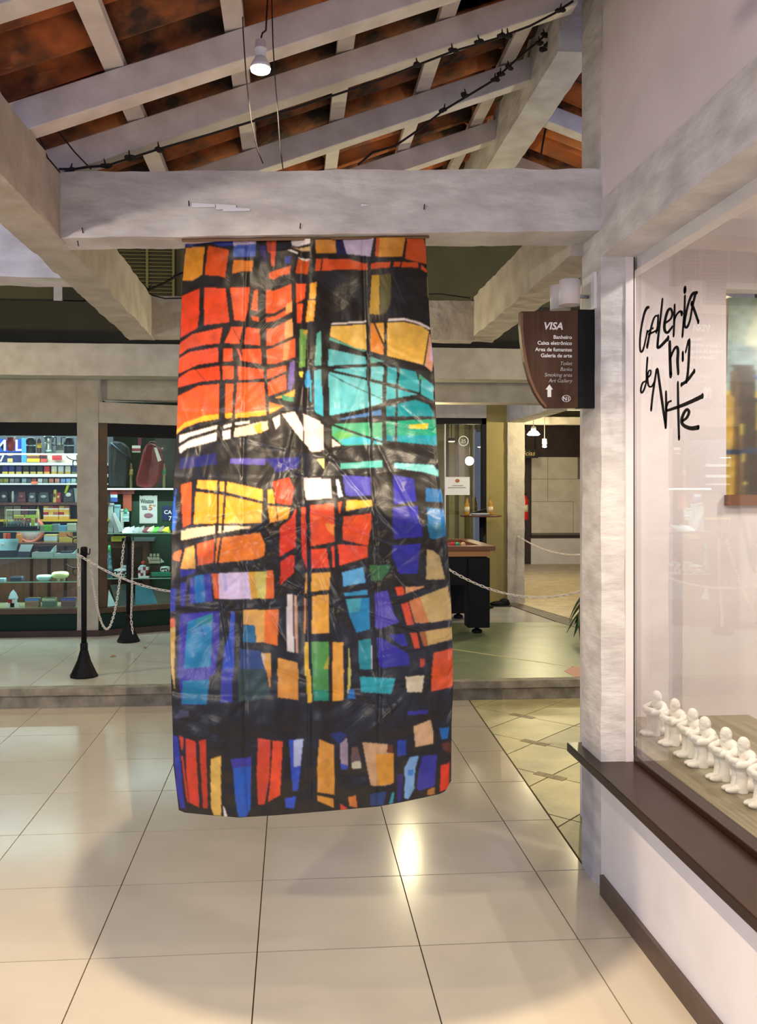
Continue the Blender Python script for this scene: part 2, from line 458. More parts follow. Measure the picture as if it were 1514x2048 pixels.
# display inside the window
EY = 4.20
shelf = tag(MB().prism([(1.40, 0.2, 0.452), (2.2, 0.2, 0.452), (2.2, EY, 0.452), (1.56, EY, 0.452)] + [(1.56 - 0.16 * math.sin(a), EY - 0.62 + 0.0 + 0.62 * math.cos(a) * 1.0, 0.452) for a in (0.35, 0.7, 1.05, 1.35, 1.57)], (0, 0, 0.048)).build('display_shelf', M_GREYWD), 'weathered grey board display shelf behind the gallery glass', 'shelf')
tag(B(1.40, 2.2, 0.2, EY, 0.0, 0.45).build('wall_display_base', M_PLAST), kind='structure')
OX0 = 2.09
op0, op1 = 1.564, 2.59
wg = tag(B(1.40, OX0, EY, EY + 0.1, 0.0, 2.95).build('wall_gallery_end', M_PLAST), 'pale end wall of the gallery display', kind='structure')
B(OX0, 3.6, EY, EY + 0.1, op1, 2.95).build('wall_over_opening', M_PLAST, wg)
B(OX0, 3.6, EY, EY + 0.1, 0.0, op0 - 0.05).build('wall_under_opening', M_PLAST, wg)
B(OX0 - 0.01, 3.6, EY - 0.03, EY + 0.28, op0 - 0.05, op0).build('opening_sill', mk('reddish_sill_wood', s(120, 78, 56), 0.4), wg)
B(OX0, 3.6, EY + 0.0, EY + 0.1, op1 - 0.03, op1).build('opening_head', M_WHITEW, wg)
B(1.40, 1.45, 3.71, EY, 0.5, 2.95).build('jamb', M_PLAST, wg)
B(1.41, 1.45, YC1 - .02, EY, 0.0, 0.45).build('jamb', M_PLAST, wg)
tag(B(3.6, 3.7, -1, EY + 0.1, 0, 2.95).build('wall_gallery_far', M_PLAST), kind='structure')
tag(B(1.345, 3.7, -1, EY + 0.1, 2.9, 2.98).build('ceiling_gallery', M_WHITEW), kind='structure')
tag(B(1.345, 3.7, -1.1, -1.0, 0, 2.98).build('wall_gallery_near', M_PLAST), kind='structure')
tag(B(2.2, 3.6, -1.0, EY, -0.006, 0.02).build('floor_gallery', M_PORC), kind='structure')

# ---- concrete frame of the arcade ---------------------------------------------
def L8(pxl, pyl, pxr, pyr, Y): return PY(pxl, pyl, Y), PY(pxr, pyr, Y)
zl0, zl1, zr0, zr1 = 2.548, 2.800, 2.624, 2.869
fb = rough_beam([(-0.89, 3.50, zl0), (-0.89, 3.665, zl0), (-0.89, 3.665, zl1), (-0.89, 3.50, zl1)],
                [(1.235, 3.50, zr0), (1.235, 3.72, zr0), (1.235, 3.72, zr1), (1.235, 3.50, zr1)], nl=110, nc=9, amp=0.0045, freq=7)
front_beam = tag(fb.build('concrete_beam', M_CONC), 'rough whitewashed cross beam that the painted banner hangs from', 'beam')
for (x, y, a) in ((378, 412, .1), (166, 466, 0), (600, 457, .5), (848, 419, 0), (157, 492, 0)):
    p = PY(x, y, 3.497)
    MB().tube([p, p + Vector((0.004 * a, -0.014, 0.016))], 0.0022, 6).build('nail', M_CABLE, front_beam)
for (x0, y0, x1, y1) in ((384, 406, 430, 416), (432, 408, 472, 420), (446, 414, 500, 424), (722, 408, 738, 413)):
    a, b = PY(x0, y0, 3.494), PY(x1, y1, 3.494)
    MB().hexa([(a.x, 3.4925, b.z), (b.x, 3.4935, b.z + .004), (b.x, 3.4945, b.z + .004), (a.x, 3.4955, b.z), (a.x, 3.4925, a.z), (b.x, 3.4935, a.z - .003), (b.x, 3.4945, a.z - .003), (a.x, 3.4955, a.z)]).build('tape_scrap', M_FROST, front_beam)
tag(beam_y(-1.04, -0.88, 0.6, 5.86, 2.546, 2.798, nl=130, nc=6, amp=0.006).build('concrete_beam', M_CONCD), 'worn beam running away on the left of the banner', 'beam')
tag(beam_x(-4.5, -1.04, 4.17, 4.36, 2.55, 2.86, nl=60, amp=0.004).build('concrete_beam', M_CONC), 'short cross beam at the left edge behind the worn beam', 'beam')
tag(beam_x(-0.88, 1.17, 5.72, 5.86, 2.55, 2.80, nl=60, amp=0.004).build('concrete_beam', M_CONCD), 'far cross beam of the bay behind the banner', 'beam')
tag(beam_y(1.165, 1.335, YC1 - 0.02, 5.95, 2.575, 2.83, nl=60, amp=0.006).build('concrete_beam', M_CONCD), 'stained beam running away from the corner column', 'beam')
tag(beam_x(-5, 6, 8.0, 8.25, 2.575, 2.855, nl=80, amp=0.003).build('concrete_beam', M_CONCD), 'long grey cross beam nearest the tobacco shop', 'beam')
tag(beam_x(-1.9, 6, 9.15, 9.4, 2.475, 2.69, nl=60, amp=0.003).build('concrete_beam', M_CONCD), 'grey beam behind the long cross beam over the pool table', 'beam')
tag(beam_y(2.70, 2.92, 9.4, 11.3, 2.42, 2.66, nl=30, amp=0.003).build('concrete_beam', M_CONCD), 'beam running from the sign board to the far hall column', 'beam')
# upper olive wall, louvres and dark roof space behind
uw = tag(B(-5, 6, 8.9, 9.0, 2.69, 5.0).build('wall_back_upper', M_OLIVE), 'olive painted upper wall', kind='structure')
B(-5, 6, 8.82, 8.9, 2.86, 3.385).build('shade_band', M_OLIVED, uw)  # dark strip standing in for the shaded part of the olive wall
lv = tag(B(-1.70, -1.13, 8.86, 8.9, 3.39, 4.0).build('window_4', M_OLIVED), 'olive louvred shutter in the upper wall', kind='structure')
for k in range(16):
    z = 3.41 + k * 0.036
    MB().hexa([(-1.67, 8.83, z), (-1.16, 8.83, z), (-1.16, 8.862, z + .022), (-1.67, 8.862, z + .022), (-1.67, 8.83, z + .006), (-1.16, 8.83, z + .006), (-1.16, 8.862, z + .028), (-1.67, 8.862, z + .028)]).build('louvre_slat', M_OLIVEC, lv)
for x in (-1.70, -1.41, -1.16): B(x, x + 0.02, 8.82, 8.87, 3.39, 4.0).build('shutter_stile', M_OLIVEC, lv)
B(-2.28, -2.20, 8.82, 8.9, 3.39, 4.6).build('window_post', M_WOODW, uw)
B(-2.20, -2.0, 8.84, 8.9, 3.40, 4.4).build('shutter_panel', M_OLIVED, uw)
tag(B(-6, 7.5, 4.5, 9.0, 4.6, 4.7).build('ceiling_upper', M_DARK), kind='structure')
tag(B(-5.1, -5, 4.3, 20, 0, 4.7).build('wall_left', M_OLIVED), kind='structure')

# ---- tiled roof ---------------------------------------------------------------
def rz(x): return 3.136 + 0.364 * x              # underside of the rafters, left slope
def rq(x, y0, y1, w, z0, z1): return [(x - w, y0, rz(x) + z0 - .007), (x + w, y0, rz(x) + z0 + .007), (x + w, y1, rz(x) + z0 + .007), (x - w, y1, rz(x) + z0 - .007), (x - w, y0, rz(x) + z1 - .007), (x + w, y0, rz(x) + z1 + .007), (x + w, y1, rz(x) + z1 + .007), (x - w, y1, rz(x) + z1 - .007)]
roof = tag(MB().hexa([(-1.3, 0.9, rz(-1.3) + .34), (1.22, 0.9, rz(1.22) + .34), (1.22, 6.2, rz(1.22) + .34), (-1.3, 5.2, rz(-1.3) + .34),
                      (-1.3, 0.9, rz(-1.3) + .38), (1.22, 0.9, rz(1.22) + .38), (1.22, 6.2, rz(1.22) + .38), (-1.3, 5.2, rz(-1.3) + .38)]).build('ceiling', M_DARK), 'open clay tile roof on white rafters', kind='structure')  # the root mesh is a dark sheet added above the tiles to block the sky
def rafter(y, w=0.086, h=0.112, x0=-1.02, x1=1.16):
    mb = MB()
    mb.hexa([(x0, y - w, rz(x0)), (x1, y - w, rz(x1)), (x1, y, rz(x1)), (x0, y, rz(x0)), (x0, y - w, rz(x0) + h), (x1, y - w, rz(x1) + h), (x1, y, rz(x1) + h), (x0, y, rz(x0) + h)])
    return mb.build('rafter', M_WOODW, roof, bevel=0.004)
for y in (1.78, 2.50, 3.21, 3.64, 4.31, 5.05): rafter(y, x0=0.1 if y > 5 else -1.02, x1=1.22 if y < 3.4 else 1.15)
for k in range(-3, 3):
    x = 0.208 + 0.408 * k
    y1 = 5.05 if x < -0.5 else (5.25 if x < 0 else 5.5 if x < .4 else 6.2)
    MB().hexa(rq(x, 1.0, y1, .034, .118, .155)).build('batten', M_WOODW, roof, bevel=0.003)
# clay channel tiles, each one piece, laid up the slope
def tile_mesh(mat, cup):
    mb = MB(); vs, fs = [], []
    n = 6; L = 0.48
    for layer in (0, 1):
        for e in (0, 1):
            w = 0.121 if e == 0 else 0.101
            for k in range(n + 1):
                t = k / n * 2 - 1
                vs.append((e * L, t * w, cup * (1 - t * t) * 0.05 + 0.013 * layer))
    m = n + 1
    for k in range(n):
        fs += [(k, k + 1, m + k + 1, m + k), (2 * m + k, 3 * m + k, 3 * m + k + 1, 2 * m + k + 1), (k, 2 * m + k, 2 * m + k + 1, k + 1), (m + k, m + k + 1, 3 * m + k + 1, 3 * m + k)]
    fs += [(0, m, 3 * m, 2 * m), (n, 2 * m + n, 3 * m + n, m + n)]
    mb.add(vs, fs, True)
    me = mb.mesh('roof_tile'); me.materials.append(mat); return me
TM = [tile_mesh(m, c) for c in (-1, 1) for m in (M_CLAY, M_CLAY2, M_CLAY3)]
ang = math.atan(0.364)
for c in range(-3, 3):
    x = 0.208 + 0.408 * c - 0.034
    ymax = 5.1 if x < -0.5 else (5.4 if x < 0 else 6.15)
    j = 0
    y = 1.0
    while y < ymax:
        over = j % 2
        hole = (c == 1 and abs(y - 3.72) < 0.15)
        if not hole:
            o = link('roof_tile', TM[3 * over + random.choice([0, 0, 1, 1, 2])], roof)
            o.location = (x + random.uniform(-.02, .02), y + random.uniform(-.009, .009), rz(x) + (0.232 if over else 0.218) + 0.013 * (c % 2) + random.uniform(-.004, .004))
            o.rotation_euler = (random.uniform(-.06, .06), -ang + random.uniform(-.014, .014), random.uniform(-.025, .025))
        y += 0.112; j += 1
ridge = tag(beam_y(1.133, 1.294, 3.77, 6.3, 3.465, 3.78, nl=60, amp=0.004).build('concrete_beam', M_CONC), 'ridge beam under the top of the tiled roof', 'beam')
rs = tag(MB().hexa([(1.265, 4.31, 3.88), (3.45, 4.31, 3.12), (3.45, 7.1, 3.12), (1.265, 7.1, 3.88), (1.265, 4.31, 3.92), (3.45, 4.31, 3.16), (3.45, 7.1, 3.16), (1.265, 7.1, 3.92)]).build('ceiling_far_slope', M_DARK), kind='structure')
for y in (4.71, 5.43, 6.14):
    MB().hexa([(1.265, y - .086, 3.543), (3.22, y - .086, 2.865), (3.22, y, 2.865), (1.265, y, 3.543), (1.265, y - .086, 3.635), (3.22, y - .086, 2.957), (3.22, y, 2.957), (1.265, y, 3.635)]).build('rafter', M_WOODW, rs, bevel=0.004)
for c in range(4):
    for j in range(18):
        x = 1.357 + c * 0.408
        o = link('roof_tile', TM[3 * (j % 2) + random.choice([0, 1, 2])], rs)
        o.location = (x + .44, 4.37 + j * 0.112, 3.79 - (x + .44 - 1.265) * 0.347 - 0.06 + (0.013 if j % 2 else 0))
        o.rotation_euler = (0, -math.atan(0.347), math.pi)

# cables and wires under the roof
def cable(name, pts, r, label, knots=()):
    o = MB().tube(pts, r, 6).build(name, M_CABLE)
    tag(o, label, 'cable')
    for k in knots:
        kb = MB()
        for q in range(3):
            kb.ell(k + Vector((random.uniform(-.012, .012), random.uniform(-.004, .004), random.uniform(-.006, .006))), (.014, .009, .009), 8, 5)
        kb.tube([k, k + Vector((random.uniform(-.01, .01), 0, .028))], [.005, .002], 5)
        kb.build('taped_joint', M_CABLE, o)
    return o
yc = 3.535
cable('electric_cable', [PY(x, y, yc) for x, y in ((118, 338), (150, 338), (175, 334), (215, 331), (262, 316), (318, 298), (415, 270), (560, 226), (700, 180), (760, 160), (835, 130), (905, 103), (990, 78), (1060, 52), (1110, 26), (1146, 2))], 0.0045,
      'black taped cable strung along the second rafter', [PY(x, y, yc - .006) for x, y in ((140, 341), (212, 332), (260, 315), (318, 298), (835, 130), (905, 101), (960, 84), (1005, 72), (1016, 70), (1120, 20))])
cable('electric_cable', [PY(x, y, 3.95) for x, y in ((716, 330), (745, 305), (790, 292), (840, 258), (885, 222), (935, 192), (985, 162), (1010, 140), (1045, 108), (1080, 80), (1100, 60), (1125, 40))], 0.005,
      'frayed black cable sagging towards the ridge beam', [PY(x, y, 3.945) for x, y in ((888, 220), (932, 190), (990, 158), (1000, 148), (1018, 134), (1080, 85), (1090, 70), (1098, 88), (1085, 100))])
cable('hanging_wire', [PY(x, y, 3.06) for x, y in ((484, -20), (486, 60), (492, 150), (502, 240), (515, 300), (526, 327))], 0.0022, 'thin wire hanging left of the roof lamp')
cable('hanging_wire', [PY(x, y, 3.06) for x, y in ((543, -20), (546, 90), (551, 170), (556, 230), (561, 300), (566, 338))], 0.0022, 'thin wire hanging right of the roof lamp')
cable('hanging_wire', [PY(x, y, 3.44) for x, y in ((68, 205), (110, 255), (150, 305), (182, 338))], 0.003, 'thin wire crossing the roof corner above the worn beam')
cable('hanging_wire', [PY(x, y, 3.3) for x, y in ((52, 255), (75, 268), (85, 290), (95, 315), (120, 345))], 0.003, 'wire drooping over the top of the worn beam')
cable('hanging_wire', [PY(x, y, 4.95) for x, y in ((1130, 175), (1100, 235), (1090, 262), (1080, 320))], 0.006, 'dark cable hanging behind the corner column under the far slope')
cable('electric_cable', [PY(x, y, 5.6) for x, y in ((225, 497), (250, 525), (275, 560), (297, 580), (330, 566), (352, 552), (380, 540), (430, 520))], 0.008, 'black cable with knots crossing the louvred shutter', [PY(300, 578, 5.59), PY(352, 552, 5.59)])
cable('hanging_wire', [PY(x, y, 5.66) for x, y in ((302, 590), (330, 597), (380, 596), (600, 594), (880, 588), (940, 596))], 0.004, 'thin wire lying along the far cross beam')
# ================================================================== BANNER
def lerp_poly(pts, y):
    ys = [p[1] for p in pts]; xs = [p[0] for p in pts]
    return np.interp(y, ys, xs)
K = 300.0 / 1514.0
def inside(px, py, poly):
    x = np.array([p[0] for p in poly]); y = np.array([p[1] for p in poly])
    r = np.zeros(px.shape, bool); j = len(poly) - 1
    for i in range(len(poly)):
        c = ((y[i] > py) != (y[j] > py))
        with np.errstate(divide='ignore', invalid='ignore'):
            xi = (x[j] - x[i]) * (py - y[i]) / (y[j] - y[i]) + x[i]
        r ^= c & (px < xi); j = i
    return r
def stroke_mask(px, py, pts, w):
    m = np.zeros(px.shape, bool)
    for a, b in zip(pts[:-1], pts[1:]):
        dx, dy = b[0] - a[0], b[1] - a[1]; L2 = dx * dx + dy * dy + 1e-9
        t = np.clip(((px - a[0]) * dx + (py - a[1]) * dy) / L2, 0, 1)
        m |= (px - a[0] - t * dx) ** 2 + (py - a[1] - t * dy) ** 2 < (w / 2) ** 2
    return m
RO, OR, AM, YE, PA = (226, 66, 24), (224, 92, 28), (216, 142, 36), (236, 164, 44), (230, 182, 84)
TE, TD, GT = (92, 178, 186), (6, 124, 134), (70, 160, 120)
NB, BL, BB, SK = (30, 32, 92), (48, 46, 146), (32, 84, 182), (92, 168, 206)
WH, LI, TN, GR, RD = (226, 214, 204), (198, 182, 204), (196, 164, 112), (76, 150, 66), (216, 52, 28)
BK = (30, 27, 26)
PRINT = [
 ((340, 470), [
  (AM, [(160,130),(350,120),(325,400),(230,460),(125,460)]), ((206,78,20), [(385,110),(595,150),(555,430),(480,410),(350,405)]),
  ((32,52,134), [(155,80),(640,40),(635,110),(500,112),(400,75),(160,122)]), (LI, [(640,30),(870,40),(870,88),(640,108)]), ((70,96,170), [(640,108),(870,88),(865,222),(635,225)]),
  ((208,118,24), [(640,255),(840,260),(830,370),(735,365),(630,390)]), ((176,58,24), [(970,35),(1015,40),(1025,190),(985,170)]), ((206,72,20), [(1020,55),(1074,55),(1055,315),(1020,310)]),
  (WH, [(1225,30),(1417,30),(1410,85),(1300,115),(1230,110)]), (TN, [(1210,115),(1300,138),(1415,115),(1410,162),(1345,167)]), (WH, [(1183,150),(1215,148),(1302,180),(1280,188)]),
  (OR, [(1000,380),(1220,310),(1210,390),(1110,410),(1050,450),(1000,440)]), ((194,76,20), [(1295,242),(1410,258),(1390,395),(1265,385)]), (WH, [(1290,228),(1340,238),(1412,246),(1380,266),(1340,256)]),
  ((42,60,150), [(1160,220),(1220,215),(1215,285),(1160,290)]), ((60,40,110), [(890,110),(960,110),(975,300),(960,430),(890,430)][:3]),
  (RO, [(115,620),(300,540),(295,800),(275,940),(105,1040)]), ((226,74,34), [(345,530),(560,540),(600,880),(345,910)]), ((232,90,40), [(605,535),(805,530),(785,760),(755,870),(650,860),(630,700)]),
  (OR, [(850,560),(885,550),(888,770),(815,755)]), (OR, [(820,815),(895,830),(895,875),(830,860)]), ((236,94,30), [(970,560),(1060,560),(1225,495),(1230,690),(1050,790),(970,790)]),
  ((236,94,30), [(970,830),(1050,825),(1235,720),(1235,775),(1050,870),(970,880)]), ((236,90,32), [(975,945),(1040,945),(1235,840),(1240,1020),(1040,1110),(975,1120)]),
  ((236,90,32), [(975,1160),(1040,1140),(1260,1045),(1265,1230),(1060,1300),(980,1305)]), ((232,86,30), [(980,1360),(1175,1315),(1170,1370),(1050,1430),(980,1455)]),
  ((238,170,90), [(1175,700),(1232,672),(1235,770),(1165,800)]), ((238,170,96), [(1160,880),(1236,842),(1240,1018),(1160,1050)]), ((238,150,80), [(1150,1095),(1215,1066),(1190,1250),(1140,1265)]),
  ((230,84,46), [(90,1100),(230,1000),(530,935),(500,1095),(340,1110),(180,1150),(90,1215)]), ((230,84,50), [(85,1250),(200,1180),(485,1135),(490,1280),(280,1310),(85,1400)]),
  ((224,72,34), [(80,1450),(200,1370),(500,1320),(505,1460),(310,1480),(75,1540)]), ((232,90,48), [(550,1090),(620,930),(735,925),(700,1100)]), ((234,86,34), [(770,930),(905,950),(910,1115),(745,1100)]),
  ((234,84,40), [(540,1150),(630,1150),(635,1270),(535,1280)]), ((234,84,36), [(725,1150),(920,1150),(920,1300),(735,1270)]), ((234,90,60), [(675,1150),(695,1150),(735,1262),(715,1270)]),
  ((230,80,36), [(530,1325),(640,1325),(640,1450),(535,1460)]), ((232,80,34), [(685,1325),(945,1360),(945,1450),(690,1460)]),
  ((230,84,30), [(1270,490),(1375,495),(1360,640),(1275,690)]), ((230,84,30), [(1280,700),(1345,690),(1325,890),(1285,890)]),
  (YE, [(1415,490),(1480,475),(1470,640),(1405,650)]), (YE, [(1395,665),(1470,655),(1450,865),(1370,880)]), ((104,152,70), [(1310,950),(1385,960),(1365,1330),(1305,1340)]), ((190,160,50), [(1350,955),(1387,960),(1385,1010),(1350,1000)]),
  ((108,88,156), [(1210,1290),(1262,1270),(1250,1514),(1190,1514)]), ((60,160,194), [(1370,1400),(1410,1360),(1425,1514),(1360,1514)]), ((214,204,64), [(1300,1380),(1345,1380),(1340,1440),(1310,1430)]),
 ]),
 ((600, 470), [
  ((198,130,40), [(155,50),(355,50),(365,180),(160,187)]), ((32,30,76), [(365,30),(425,30),(470,200),(370,190)]), (LI, [(425,20),(745,20),(710,217),(560,200),(470,190)]),
  ((208,142,50), [(800,20),(1065,20),(1030,220),(790,225)]), ((200,84,26), [(770,20),(805,20),(795,220),(760,215)]), ((202,82,26), [(1085,20),(1240,20),(1280,150),(1280,295),(1060,240)]),
  ((206,78,26), [(165,245),(480,240),(640,285),(685,285),(680,355),(480,345),(150,365)]), ((206,78,26), [(720,285),(915,270),(905,325),(715,345)]), ((206,78,26), [(950,270),(1195,280),(1195,330),(940,320)]), ((206,78,26), [(1220,300),(1295,360),(1295,392),(1220,345)]),
  ((194,152,40), [(725,405),(800,405),(800,800),(700,800)]), ((84,78,36), [(805,405),(920,390),(915,700),(860,790),(805,800)]),
  (WH, [(315,893),(670,866),(670,882),(315,908)]), (WH, [(890,848),(1060,842),(1200,878),(1330,945),(1330,965),(1190,898),(1050,860),(890,866)]),
  ((226,182,82), [(315,920),(665,905),(670,1160),(560,1140),(300,1020)]), ((92,172,150), [(300,1030),(560,1140),(672,1166),(640,1176),(300,1062)]), ((228,138,48), [(710,895),(745,895),(845,1130),(840,1210),(710,1170)]), ((232,168,62), [(760,890),(850,885),(848,1090)]),
  ((224,178,76), [(880,885),(1060,880),(1240,925),(1305,980),(1250,1310),(880,1220)]), ((206,150,120), [(1310,990),(1345,1100),(1350,1250),(1330,1380),(1258,1320)]), ((192,162,190), [(1320,1100),(1350,1100),(1350,1290),(1310,1260)]),
  (TE, [(290,1150),(660,1230),(670,1300),(285,1320)]), ((80,160,150), [(710,1230),(850,1275),(710,1295)]), (TE, [(320,1360),(670,1330),(670,1440)]), (TE, [(715,1330),(845,1330),(845,1480),(715,1455)]), ((50,150,160), [(880,1330),(975,1340),(985,1500),(880,1490)]),
  ((36,140,146), [(1005,1345),(1170,1380),(1210,1540),(1000,1540)]), ((60,130,100), [(1200,1400),(1335,1510),(1335,1540),(1200,1540)]), (TE, [(285,1380),(670,1460),(670,1540),(285,1540)]),
  ((96,182,168), [(170,1000),(210,965),(215,1315),(145,1320)]), (TE, [(140,1365),(215,1360),(215,1540),(145,1540)]), ((44,142,194), [(60,1380),(100,1360),(112,1540),(55,1540)]),
  ((190,180,80), [(1280,430),(1300,430),(1308,620),(1295,640)]),
 ]),
 ((340, 760), [
  ((232,84,30), [(985,30),(1170,-60),(1172,98),(995,162)]), ((226,80,26), [(70,170),(290,60),(500,40),(490,350),(300,390),(60,540)]), (YE, [(60,510),(150,430),(350,360),(490,345),(490,392),(300,425),(130,485),(60,548)]),
  ((228,86,30), [(560,40),(640,40),(625,340),(560,340)]), (YE, [(560,335),(628,335),(622,384),(560,384)]), ((228,84,28), [(680,30),(950,25),(968,320),(655,345)]), (YE, [(657,338),(970,300),(970,356),(655,386)]),
  ((236,120,34), [(1000,225),(1150,265),(1000,340)]), (YE, [(1000,290),(1150,262),(1060,315),(1000,342)]), (YE, [(1060,180),(1150,150),(1265,95),(1255,165),(1130,178)]), ((40,142,100), [(1120,150),(1250,175),(1250,222),(1140,202)]), ((108,88,156), [(1195,-10),(1262,-10),(1222,108),(1190,92)]),
  (WH, [(95,560),(480,455),(475,492),(200,572),(95,637)]), (WH, [(90,680),(200,610),(475,528),(470,612),(170,690),(100,745)]), (WH, [(540,460),(620,440),(620,470),(545,490)]), (WH, [(530,520),(615,500),(605,590),(535,605)]),
  (WH, [(655,430),(800,412),(800,437),(660,457)]), ((228,204,172), [(655,490),(930,420),(985,415),(992,500),(870,545),(645,577)]), (YE, [(840,458),(930,425),(930,530),(870,540)]), (WH, [(1035,390),(1110,352),(1110,450),(1070,500)]),
  ((228,206,194), [(1130,345),(1260,318),(1345,480),(1340,620),(1260,520)]), ((228,206,194), [(1345,340),(1520,420),(1520,722),(1440,722),(1360,640)]),
  (NB, [(110,790),(470,740),(470,850),(100,900)]), ((86,76,160), [(610,790),(960,795),(960,860),(610,845)]), ((36,36,116), [(960,795),(1310,780),(1290,890),(1080,935)]),
  ((216,84,28), [(110,1060),(220,1030),(210,1450),(130,1490)]), ((234,168,58), [(280,1010),(560,1025),(930,1105),(935,1222),(560,1130),(270,1092)]), ((226,154,42), [(260,1128),(560,1165),(930,1250),(920,1442),(240,1452)]),
  (YE, [(985,1110),(1040,1105),(1062,1250),(990,1240)]), ((218,60,26), [(1035,1030),(1200,985),(1250,1090),(1225,1262),(1065,1240)]), (AM, [(985,1270),(1215,1290),(1190,1400),(1010,1442)]),
  ((222,200,208), [(1350,990),(1520,985),(1520,1050),(1350,1060)]), (WH, [(1350,1055),(1520,1045),(1520,1202),(1375,1212)]), ((230,78,36), [(1325,1290),(1370,1280),(1370,1520),(1325,1520)]), ((234,84,36), [(1415,1270),(1520,1258),(1520,1520),(1415,1520)]),
  ((228,66,34), [(1220,1400),(1270,1300),(1272,1520),(1110,1520),(1120,1480)]), ((32,92,184), [(68,1070),(52,1250),(74,1370),(48,1520),(-10,1520),(40,1200)]), ((222,198,160), [(170,1500),(470,1470),(820,1480),(800,1500),(150,1530)]),
 ]),
 ((620, 760), [
  ((64,166,190), [(0,0),(120,0),(135,370),(60,330),(0,200)]), (TE, [(190,0),(742,0),(742,200),(720,260),(200,360)]), ((60,160,170), [(770,0),(1180,0),(1245,60),(1245,210),(1110,140),(770,200)]),
  ((4,124,136), [(770,270),(1060,200),(1200,250),(1262,370),(770,370)]), (GT, [(220,440),(740,430),(740,650),(330,660),(220,560)]), ((60,168,188), [(290,570),(740,585),(740,640),(330,660)]), ((90,160,90), [(225,560),(300,510),(430,540),(400,590),(290,600)]),
  ((24,132,104), [(770,420),(1270,395),(1280,660),(880,620),(770,610)]), ((176,156,40), [(1000,450),(1200,440),(1180,495),(1000,490)]), ((0,124,142), [(770,560),(1278,560),(1282,662),(880,622),(770,615)]), ((70,112,164), [(300,392),(720,300),(720,355),(500,378),(300,402)]),
  ((228,206,194), [(-10,375),(140,460),(140,705),(20,726),(-10,700)]), ((228,206,194), [(220,590),(310,660),(225,676)]), ((222,206,120), [(65,800),(175,795),(185,920),(150,912)]),
  ((80,172,160), [(305,845),(735,812),(735,882),(305,897)]), ((110,182,182), [(850,838),(1240,858),(1290,918),(1297,972),(1140,930),(850,887)]), ((74,72,166), [(330,960),(610,980),(615,1165),(360,1172)]),
  ((218,200,208), [(-10,1000),(210,1000),(212,1050),(-10,1060)]), (WH, [(-10,1055),(212,1045),(220,1190),(-10,1212)]), ((190,194,206), [(260,1005),(290,1005),(332,1175),(285,1187)]),
  ((42,40,146), [(840,955),(1050,1000),(1075,1222),(845,1257)]), ((42,40,146), [(840,1290),(1085,1268),(1112,1520),(830,1520)]), ((30,96,150), [(1170,1088),(1335,1110),(1355,1232),(1170,1227)]), ((34,100,150), [(1180,1288),(1365,1310),(1375,1520),(1195,1520)]),
  (YE, [(370,1215),(625,1215),(625,1272),(360,1322)]), ((236,84,34), [(10,1270),(240,1245),(246,1520),(10,1520)]), ((232,90,36), [(285,1235),(320,1228),(296,1382)]), ((236,84,34), [(340,1380),(620,1348),(616,1520),(330,1520)]),
 ]),
 ((330, 1050), [
  ((222,198,160), [(165,60),(510,15),(516,85),(160,156)]), ((222,198,160), [(535,15),(885,20),(700,56),(535,82)]), ((218,104,46), [(75,320),(100,275),(180,245),(150,370),(85,350)]), ((208,152,72), [(205,240),(295,205),(310,440),(155,446)]),
  ((222,92,36), [(325,195),(500,145),(490,380),(330,412)]), ((232,124,38), [(530,135),(960,78),(1010,200),(1002,310),(920,346),(500,386)]), (RD, [(1160,30),(1320,-20),(1320,222),(1155,322)]), (RD, [(1170,370),(1270,303),(1310,310),(1300,482),(1160,607)]), (RD, [(1370,-20),(1425,-20),(1430,442),(1380,300)]),
  ((42,40,136), [(155,455),(320,450),(300,490),(155,527)]), ((48,50,146), [(250,540),(460,488),(477,770),(250,797)]), ((22,112,170), [(300,515),(390,500),(407,780),(300,782)]), ((48,46,146), [(155,590),(220,580),(200,822),(160,822)]), ((52,62,156), [(40,650),(115,638),(105,862),(45,882)]),
  ((214,92,34), [(470,490),(540,490),(552,740),(500,742)]), ((208,188,210), [(540,490),(840,473),(872,747),(550,747)]), ((178,166,206), [(575,495),(610,490),(640,660),(600,680)]), ((216,158,50), [(840,475),(905,470),(932,742),(870,747)]), ((208,192,92), [(905,470),(1025,465),(1022,742),(930,742)]), ((224,106,40), [(1025,465),(1092,460),(1100,742),(1015,742)]),
  ((52,46,146), [(150,900),(550,868),(547,1200),(500,1520),(130,1520)]), ((18,122,164), [(230,980),(480,890),(472,1200),(462,1430),(190,1452)]), ((50,130,140), [(330,940),(480,895),(478,1010),(300,1000)]), ((20,84,150), [(345,1000),(360,1000),(410,1130),(385,1130)]), ((40,74,176), [(665,870),(702,880),(692,1520),(572,1520),(600,1250),(650,1100)]),
  ((214,90,40), [(40,960),(95,930),(105,1032),(40,1034)]), ((208,166,82), [(40,1040),(105,1030),(97,1350),(85,1520),(55,1400)]), ((222,166,82), [(790,860),(1010,855),(1002,1180),(925,1187),(905,1010),(790,1002)]), ((228,116,46), [(1010,855),(1147,850),(1135,1217),(1000,1187)]), ((30,102,140), [(795,1015),(900,1010),(922,1187),(785,1182)]),
  ((46,68,116), [(760,1250),(960,1270),(1000,1420),(1030,1520),(750,1520)]), ((218,162,72), [(1010,1295),(1065,1295),(1070,1520),(1040,1520),(1000,1420)]), ((200,180,150), [(968,1290),(1012,1295),(1004,1420),(990,1390)]), ((222,156,66), [(1140,1340),(1337,1390),(1342,1520),(1135,1520)]),
